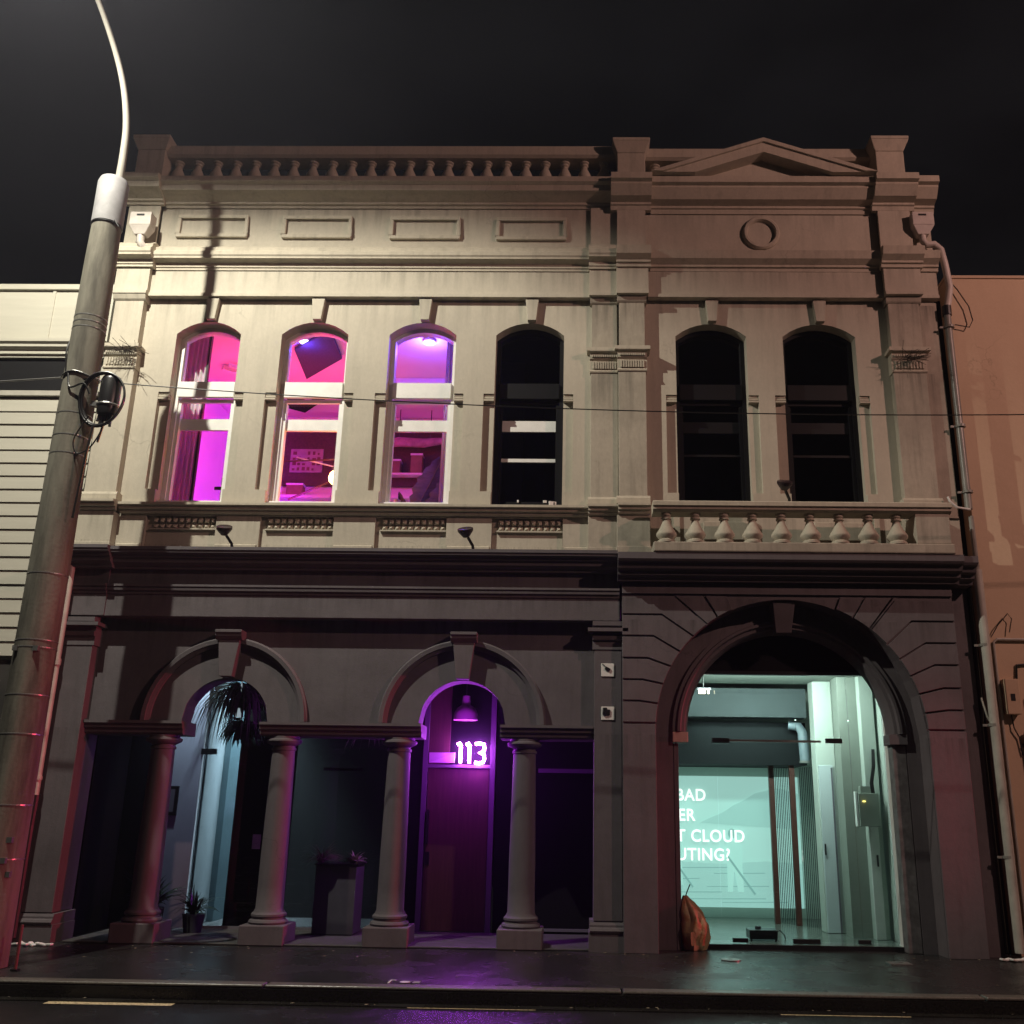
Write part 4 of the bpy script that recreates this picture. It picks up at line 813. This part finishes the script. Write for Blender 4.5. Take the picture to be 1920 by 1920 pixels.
for z, x in ((2.985, .345), (2.495, .345)):
    lab = 'upper square white plate with torn fixing on the middle pilaster' if z > 2.7 else 'lower square white plate with big black hole on the middle pilaster'
    t = thing('fixing_plate', lab, 'plate', (x, -.1, z), 'square white plates on the pilaster'); MB().box(x - .075, x + .075, -.112, -.1005, z - .075, z + .075).build('plate', WHITE, t, bevel=.004)
    if z > 2.7: MB().cbox((x - .0, -.12, z + .01), (.06, .012, .035), 0, .5).build('torn_patch', BLACK, t); MB().tube([(x - .06, -.116, z + .07), (x, -.12, z + .01)], .006, 5).build('wire', BLACK, t)
    else: MB().cbox((x - .015, -.12, z + .012), (.085, .014, .065), 0, .1).cbox((x - .03, -.125, z + .02), (.05, .014, .085)).build('hole_cover', BLACK, t, bevel=.008)
def rainhead(x, y, z):
    q = MB(); a = [(x - .14, y), (x + .14, y), (x + .14, y - .17), (x - .14, y - .17)]; e = [(x - .07, y - .02), (x + .07, y - .02), (x + .07, y - .13), (x - .07, y - .13)]
    q.loft([(p[0], p[1], z - .09) for p in a], [(p[0], p[1], z + .10) for p in a]); q.loft([(p[0], p[1], z - .21) for p in e], [(p[0], p[1], z - .091) for p in a]); return q
RH = mat('pale_rainhead', (.62, .57, .52), .45, .2, 8)
t = thing('rainwater_head', 'pale rainwater head with short spout beside the pole top', 'rainwater head', (-5.78, -.26, 8.75))
rainhead(-5.76, -.21, 8.76).build('hopper', RH, t, bevel=.008); MB().tube([(-5.76, -.29, 8.55), (-5.76, -.29, 8.47), (-5.73, -.27, 8.41), (-5.70, -.22, 8.40)], .05, 12).build('spout', RH, t, smooth=True); MB().box(-5.81, -5.71, -.385, -.381, 8.80, 8.825).build('slot', BLACK, t)
t = thing('downpipe', 'long grey downpipe with pale rainwater head at right edge of facade', 'downpipe', (4.6, -.2, 0))
rainhead(4.44, -.10, 8.86).build('hopper', RH, t, bevel=.008); MB().box(4.38, 4.48, -.275, -.271, 8.90, 8.925).build('slot', BLACK, t)
MB().tube([(4.44, -.18, 8.66), (4.44, -.18, 8.58), (4.48, -.18, 8.52), (4.58, -.18, 8.53), (4.66, -.17, 8.46), (4.70, -.15, 8.25), (4.75, -.10, 7.95), (4.70, -.12, 7.72), (4.67, -.12, 7.62)], .045, 12).build('swan_neck', RH, t, smooth=True)
MB().tube([(4.67, -.12, 7.55), (4.67, -.12, 4.95)], .045, 14).build('upper_pipe', GREYPIPE, t, smooth=True)
MB().tube([(4.67, -.12, 7.53), (4.67, -.12, 7.66)], .058, 14).build('collar', BLACK, t)
MB().tube([(4.68, -.14, 4.2), (4.68, -.14, .06)], .052, 14).build('lower_pipe', PIPE, t, smooth=True)
MB().tube([(4.68, -.13, 4.86), (4.68, -.14, 4.2)], .03, 10).build('link_pipe', GREYPIPE, t)
MB().tube([(4.66, -.18, 4.93), (4.50, -.2, 4.95), (4.42, -.21, 5.02), (4.40, -.21, 5.08)], .014, 8).build('overflow_pipe', WHITE, t)
for z in (7.35, 6.0, 5.15, 3.3, 2.4, 1.0): MB().tube([(4.675, -.13, z), (4.675, -.13, z + .03)], .062, 14).box(4.56, 4.66, -.13, -.11, z, z + .025).build('bracket', GREYPIPE, t)
t = thing('cable_conduit', 'thin dark cable loom running down the right corner of building', 'cable', (4.60, -.05, 0)); MB().tube([(4.60, -.06, 4.0), (4.60, -.05, 2.6), (4.57, -.06, 2.4), (4.58, -.05, .05)], .014, 6).build('cable', BLACK, t); MB().tube([(4.58, -.10, 2.72), (4.62, -.12, 2.5), (4.66, -.12, 2.42)], .012, 6).build('loose_end', PIPE, t)
t = thing('conduit_pipe', 'thin white vertical pipe between the leaning pole and charcoal pilaster', 'pipe', (-6.0, -.27, 0))
MB().tube([(-5.985, -.26, 4.12), (-5.985, -.26, 1.42)], .043, 14).build('pipe', PIPE, t, smooth=True); MB().tube([(-5.985, -.26, 2.95), (-5.985, -.26, 3.02)], .052, 14).build('collar', PIPE, t); MB().tube([(-5.99, -.255, 1.52), (-6.0, -.25, 1.2), (-6.0, -.25, .06)], .062, 14).build('boot', BLACK, t); MB().tube([(-5.985, -.26, 1.68), (-5.985, -.26, 1.72)], .052, 14).build('collar', PIPE, t)
def nest(x, y, z, label):
    t = thing('twig_tuft', label, 'plant', (x, y, z)); q = MB()
    for k in range(44):
        a = random.uniform(0, 6.28); e = random.uniform(-.5, .3); L = random.uniform(.06, .26); p = Vector((x + random.uniform(-.12, .12), y + random.uniform(-.02, .03), z + random.uniform(-.02, .02))); d_ = Vector((math.cos(a), -abs(math.sin(a)) * .5, e)).normalized() * L
        q.tube([p, p + d_ * .5 + Vector((0, 0, .01)), p + d_], .003, 4)
    o = q.build('twigs', mat('dry_twigs', (.045, .035, .025), .8), t); o['kind'] = 'stuff'
nest(-5.74, -.22, 6.94, 'dry twiggy weed growing from the capital beside the pole'); nest(4.12, -.20, 6.90, 'dark dry twigs caught under the rightmost pilaster capital')

# ================================================================== left neighbour
L_ = thing('weatherboard_building', 'cream weatherboard building at the left edge behind the utility pole', 'building', (-7.5, 0, 0))
XL, XR = -14.0, -6.14
MB().box(XL, XR, .07, .4, 3.05, 7.95).build('wall', BOARD, L_)
brd = MB().loft([(XL, .005, 0), (XR, .005, 0), (XR, .069, 0), (XL, .069, 0)], [(XL, .024, .176), (XR, .024, .176), (XR, .069, .176), (XL, .069, .176)]).mesh('weatherboard', BOARD)
for k in range(19): place('weatherboard', brd, (0, random.uniform(0, .003), 3.09 + k * .1725), L_)
MB().box(XL, XR, .06, .5, .0, 3.045).build('lower_wall', BROWNW, L_)
MB().box(XL, XR, .0, .06, 6.965, 7.90).build('parapet', BOARD, L_)
MB().box(XL, XR, -.04, .10, 7.905, 7.985).build('parapet_cap', BOARD, L_, bevel=.008)
MB().run([(.06, 6.93), (-.02, 6.93), (-.02, 6.96), (-.05, 6.97), (-.05, 7.02), (-.10, 7.05), (-.10, 7.09), (-.13, 7.11), (-.13, 7.155), (.0, 7.17)], XL, XR).build('cornice', BOARD, L_)
MB().box(-6.95, -6.91, -.015, -.001, 7.18, 7.90).build('cover_strip', BOARD, L_)
MB().box(XL, XR - .05, .02, .068, 6.49, 6.90).build('window_band', BLACK, L_)
MB().box(XL, XR, -.02, .067, 6.40, 6.47).build('flashing', PIPE, L_, bevel=.004)
# ================================================================== right neighbour
N_ = thing('peach_building', 'peach plastered building at the right edge with pipes and meter', 'building', (6.5, .3, 0))
MB().box(4.79, 16, .10, .6, .0, 8.19).build('wall', PEACH, N_)
MB().box(4.78, 16, .08, .62, 8.192, 8.23).build('coping', PEACH, N_)
MB().box(5.95, 6.25, -.40, .099, 0, 3.35).build('pilaster', PEACH, N_, bevel=.01)  # added out of view to shield the downpipe from the red light
MB().box(4.605, 4.785, .35, .6, 0, 8.0).build('party_gap', DARKPAN, N_)
MB().box(5.16, 5.24, .06, .099, .05, 2.75).build('door_frame', mat('red_painted_frame', (.35, .05, .05), .5), N_)
t = thing('meter_box', 'peach electricity meter box with wires on the right neighbour wall', 'meter box', (4.98, .08, 2.7))
MB().box(4.90, 5.06, -.02, .099, 2.55, 2.95).build('case', PEACH, t, bevel=.008); MB().box(4.95, 5.0, -.024, -.021, 2.70, 2.78).build('label_plate', BLACK, t)
MB().tube([(4.97, .07, 2.55), (4.98, .06, 2.40), (5.03, .07, 2.3), (5.05, .08, 2.1)], .008, 6).build('wire', BLACK, t)
t = thing('wall_pipe', 'thin pipe running along and down the peach wall', 'pipe', (4.86, .08, 0)); MB().tube([(5.6, .07, 3.42), (4.90, .07, 3.42), (4.86, .07, 3.38), (4.86, .07, .02)], .017, 8).build('pipe', PIPE, t); MB().tube([(5.08, .08, 2.95), (5.10, .08, 3.12), (5.3, .08, 3.14), (5.6, .08, 3.12)], .015, 8).build('branch', BLACK, t)
t = thing('wall_pipe', 'short red lit pipe below the meter box on peach wall', 'pipe', (5.08, .06, 0)); MB().tube([(5.10, .06, 2.35), (5.10, .06, .02)], .022, 8).build('pipe', PIPE, t)
for z in (2.2, 1.5, .8): MB().box(5.07, 5.13, .05, .099, z, z + .03).build('clip', BLACK, t)
t = thing('loose_wire', 'dark wire looping out from top of the peach wall', 'wire', (4.85, .05, 7.6)); MB().tube([(4.80, .05, 8.15), (4.90, .04, 8.0), (5.02, .03, 7.75), (5.05, .03, 7.55), (5.0, .03, 7.45), (4.82, .04, 7.49)], .007, 6).build('wire', BLACK, t)
t = thing('loose_wire', 'thin dark wire curled above the meter box pipe', 'wire', (4.95, .05, 3.6)); MB().tube([(4.83, .05, 3.44), (4.92, .04, 3.58), (5.05, .04, 3.72), (5.09, .04, 3.66), (5.05, .05, 3.5)], .006, 6).build('wire', BLACK, t)

# ================================================================== utility pole with street lamp
PX, PY = -5.365, -1.85
U = thing('utility_pole', 'tall tapering concrete utility pole carrying the curved street lamp arm', 'utility pole', (PX, PY, 0))
MB().lathe([(.206, 0), (.194, 2.75), (.187, 4.1), (.163, 7.2), (.155, 7.68)], (PX, PY, 0), 40).build('shaft', CONC, U, smooth=True)
MB().lathe([(.166, 7.685), (.166, 8.22), (.15, 8.27)], (PX, PY, 0), 40).build('sleeve', SLEEVE, U, smooth=True)
for z in (7.66,): MB().lathe([(.164, z), (.168, z + .008), (.164, z + .016)], (PX, PY, 0), 32).build('cable_tie', BLACK, U)
MB().tube([(PX + .13, PY - .10, 7.70), (PX + .20, PY - .12, 7.60)], .007, 6).build('cable_tie', BLACK, U)
for z in (6.49, 6.42, 6.35, 5.35, 5.10, 4.9, 3.62, 2.95, 2.88, 2.42, 2.05, 1.40, .92):
    r = .206 - .012 * z / 2.75 if z < 2.75 else .194 - .007 * (z - 2.75) / 1.35 if z < 4.1 else .187 - .024 * (z - 4.1) / 3.1
    MB().lathe([(r - .004, z), (r + .003, z + .004), (r + .003, z + .014), (r - .004, z + .018)], (PX, PY, 0), 32).build('strap', STEEL, U)
for x, z in ((-.10, 2.87), (.10, 2.87), (.14, 1.1), (.12, .92), (.16, .80)): MB().cbox((PX + x, PY - math.sqrt(.20 ** 2 - x * x), z), (.05, .04, .05)).build('buckle', STEEL, U)
arm = [(PX + .05, PY, 8.20), (PX + .07, PY - .03, 8.60), (PX + .08, PY - .10, 9.0), (PX + .05, PY - .26, 9.42), (PX - .02, PY - .52, 9.80), (PX - .12, PY - .92, 10.18), (PX - .25, PY - 1.4, 10.50), (LAMP.x, LAMP.y + .22, LAMP.z + .06)]
def smooth_path(pts, n=6):
    P_ = [Vector(p) for p in pts]; out = []
    for i in range(len(P_) - 1):
        p0, p1, p2, p3 = P_[max(i - 1, 0)], P_[i], P_[i + 1], P_[min(i + 2, len(P_) - 1)]
        for k in range(n):
            t_ = k / n; out.append(.5 * ((2 * p1) + (p2 - p0) * t_ + (2 * p0 - 5 * p1 + 4 * p2 - p3) * t_ ** 2 + (-p0 + 3 * p1 - 3 * p2 + p3) * t_ ** 3))
    return out + [P_[-1]]
ap = smooth_path(arm); MB().tube(ap, [.046 - .026 * k / (len(ap) - 1) for k in range(len(ap))], 14).build('arm', ARM, U, smooth=True)
# lantern: an open trough, the lamp sits just above its rim, so the light is cut off along a level line on the facade
q = MB(); hx, hy = .20, .17
q.box(LAMP.x - hx, LAMP.x + hx, LAMP.y - hy - .012, LAMP.y - hy, LAMP.z - .088, LAMP.z + .08).box(LAMP.x - hx, LAMP.x + hx, LAMP.y + hy, LAMP.y + hy + .012, LAMP.z - .088, LAMP.z + .08)
q.box(LAMP.x - hx - .012, LAMP.x - hx - .0005, LAMP.y - hy - .012, LAMP.y + hy + .012, LAMP.z - .088, LAMP.z + .08).box(LAMP.x + hx + .0005, LAMP.x + hx + .012, LAMP.y - hy - .012, LAMP.y + hy + .012, LAMP.z - .088, LAMP.z + .08)
q.box(LAMP.x - hx - .012, LAMP.x + hx + .012, LAMP.y - hy - .012, LAMP.y + hy + .012, LAMP.z + .081, LAMP.z + .12)
q.build('lamp_head', BLACK, U)
# cable can, coil and line hung on the pole
t = thing('cable_coil', 'coiled black cable loop hanging on the side of the pole', 'cable', (-5.02, -1.98, 5.5))
for k, (rx, rz, dx, dz) in enumerate(((.235, .305, 0, 0), (.225, .295, .008, .004), (.24, .30, -.01, -.006), (.22, .29, .0, .01))): MB().tube([(-5.02 + dx + rx * math.cos(a), -2.02 + .012 * k + .02 * math.sin(2 * a), 5.50 + dz + rz * math.sin(a)) for a in [2 * math.pi * s / 40 for s in range(40)]], .011, 8, True).build('loop', BLACK, t, smooth=True)
MB().tube(smooth_path([(-5.12, -2.03, 5.3), (-5.24, -2.02, 5.05), (-5.2, -2.0, 4.90), (-5.08, -2.0, 4.95), (-4.99, -2.0, 5.12), (-4.98, -2.0, 5.22)]), .008, 6).build('tail', BLACK, t); MB().tube([(-4.97, -2.0, 5.2), (-5.0, -2.0, 5.02)], .012, 6).build('tail', BLACK, t)
MB().tube([(-5.06, -2.02, 5.2), (-5.08, -2.03, 4.9), (-5.13, -2.0, 4.2)], .013, 6).build('tail', BLACK, t)
t = thing('cable_joint_can', 'black cylindrical cable joint housing inside the hanging coil', 'cable joint', (-5.0, -1.90, 5.5))
MB().lathe([(.06, -.02), (.095, .0), (.105, .05), (.105, .38), (.09, .42), (.06, .44), (.03, .45)], (-4.99, -1.92, 5.36), 24).build('can', BLACK, t, smooth=True); MB().lathe([(.112, 0), (.118, .015), (.112, .03)], (-4.99, -1.92, 5.44), 24).build('clamp', STEEL, t)
for k in range(6): MB().tube([(-5.05 + .025 * k, -1.95, 5.35), (-5.06 + .028 * k, -1.96, 5.27 - .03 * (k % 3))], .014, 6).build('tail', BLACK, t)
MB().box(-5.16, -5.07, -1.95, -1.88, 5.45, 5.50).build('bracket', STEEL, t)
t = thing('overhead_wire', 'thin black wire strung from the pole across the whole facade', 'wire', (PX, PY, 5.8))
MB().tube([(x, -1.82 + .0 * x, 5.455 + .0049 * (x - 3) ** 2) for x in [-5.15 + .5 * k for k in range(34)]], .006, 6).build('wire', BLACK, t); MB().tube([(-5.15, -1.82, 5.78), (-4.95, -1.82, 5.765)], .020, 8).build('clamp', STEEL, t)
t = thing('overhead_wire', 'thin twisted wire running from the pole to the left edge', 'wire', (PX, PY, 5.8)); MB().tube([(-5.45, -1.9, 5.80), (-6.6, -1.85, 5.74), (-9, -1.8, 5.68), (-14, -1.8, 5.9)], .009, 6).build('wire', STEEL, t)
MB().tube([(PX + .185 * math.cos(a), PY + .185 * math.sin(a), 5.80 + .015 * math.sin(3 * a)) for a in [2 * math.pi * s / 24 for s in range(24)]], .010, 6, True).build('binding', STEEL, t)
MB().tube(smooth_path([(-5.46, -2.0, 5.82), (-5.49, -2.0, 6.05), (-5.50, -1.95, 6.2)]), .008, 6).build('tail', BLACK, t)
MB().tube(smooth_path([(-5.42, -2.02, 5.8), (-5.36, -2.05, 5.62), (-5.22, -2.05, 5.66), (-5.15, -2.03, 5.55)]), .010, 6).build('tail', BLACK, t)
t = thing('marker_stake', 'thin dark red stake standing on the footpath beside the pole foot', 'stake', (-5.03, -1.95, 0)); MB().tube([(-4.98, -2.0, 0), (-4.98, -2.0, .38)], .014, 8).build('rod', mat('red_brown_metal', (.16, .05, .05), .5), t); MB().box(-5.01, -4.95, -2.03, -1.97, .0, .015).build('foot', BLACK, t)

# ================================================================== small things on the footpath
def cover(x, y, w, d, label, rnd=False):
    t = thing('service_cover', label, 'cover', (x, y, 0))
    if rnd: MB().lathe([(w, .0), (w, .008), (w - .015, .010)], (x, y, .0), 24).build('lid', STEEL, t); MB().box(x - .02, x + .02, y - .006, y + .006, .0105, .013).build('key_slot', BLACK, t)
    else: MB().box(x - w, x + w, y - d, y + d, .0, .009).build('lid', STEEL, t); MB().box(x - .04, x + .04, y - .01, y + .01, .0095, .012).build('key_slot', BLACK, t)
cover(1.58, -.56, .10, .1, 'round metal service cover on footpath before glass entrance', True); cover(3.26, -.62, .11, .09, 'square metal service cover on footpath near the right pier')
t = thing('kerb_paint_mark', 'white survey letters sprayed on the kerb edge before the door', 'paint mark', (-1.46, -2.25, 0))
MB().box(-1.60, -1.585, -2.32, -2.14, .0005, .004).box(-1.585, -1.55, -2.17, -2.15, .0005, .004).build('stroke', WPAINT, t)
MB().lathe([(.045, .0), (.045, .0035)], (-1.46, -2.24, .0), 16).box(-1.39, -1.33, -2.28, -2.265, .0005, .004).box(-1.39, -1.33, -2.23, -2.215, .0005, .004).build('stroke', WPAINT, t)
t = thing('plastic_litter', 'crumpled white plastic strip lying at the foot of left pilaster', 'litter', (-5.75, -.42, 0)); q = MB()
for k in range(7): q.cbox((-5.85 + .06 * k, -.42 + .03 * math.sin(k * 2), .022), (.08, .05, .02), random.uniform(-.6, .6), random.uniform(-.4, .4))
q.build('strip', WHITE, t, bevel=.006)
t = thing('plastic_litter', 'white scrap of litter at the downpipe foot on the right', 'litter', (4.5, -.35, 0)); q = MB()
for k in range(5): q.cbox((4.42 + .05 * k, -.34 + .02 * math.sin(k * 2), .02), (.07, .05, .02), random.uniform(-.6, .6), random.uniform(-.4, .4))
q.build('strip', WHITE, t, bevel=.006)

q = MB()
for k in range(150):
    x = random.uniform(-6.5, 6.0); y = random.choice((random.uniform(-2.3, -.3), random.uniform(-2.60, -2.5), random.uniform(-.45, -.2)))
    z = .006 if y > -2.33 else -.118; a = random.uniform(0, 6.28); w = random.uniform(.008, .024); c_, s_ = math.cos(a), math.sin(a)
    q.poly((x - w * c_, y - w * s_, z), (x - .5 * w * s_, y + .5 * w * c_, z + .004), (x + w * c_, y + w * s_, z + .002), (x + .5 * w * s_, y - .5 * w * c_, z))
o = q.build('leaf_litter', mat('pale_leaf_litter', (.28, .24, .17), .6, .6, 3)); o['kind'] = 'stuff'; o['label'] = 'small wet leaves and scraps on the footpath and gutter'

# ================================================================== rain mist hanging in the street, lit by the lamps
hz = bpy.data.materials.new('rain_mist'); hz.use_nodes = True; hn, hl = hz.node_tree.nodes, hz.node_tree.links
hn.remove(hn['Principled BSDF']); pv = hn.new('ShaderNodeVolumePrincipled'); pv.inputs['Color'].default_value = (.80, .82, 1.0, 1); pv.inputs['Density'].default_value = .0013; pv.inputs['Anisotropy'].default_value = .65
hl.new(pv.outputs['Volume'], hn['Material Output'].inputs['Volume'])
o = MB().box(-29, 29, -29, 12, -1.2, 14).build('haze', hz); o['kind'] = 'stuff'; o['label'] = 'thin rain mist glowing around the street lamp'
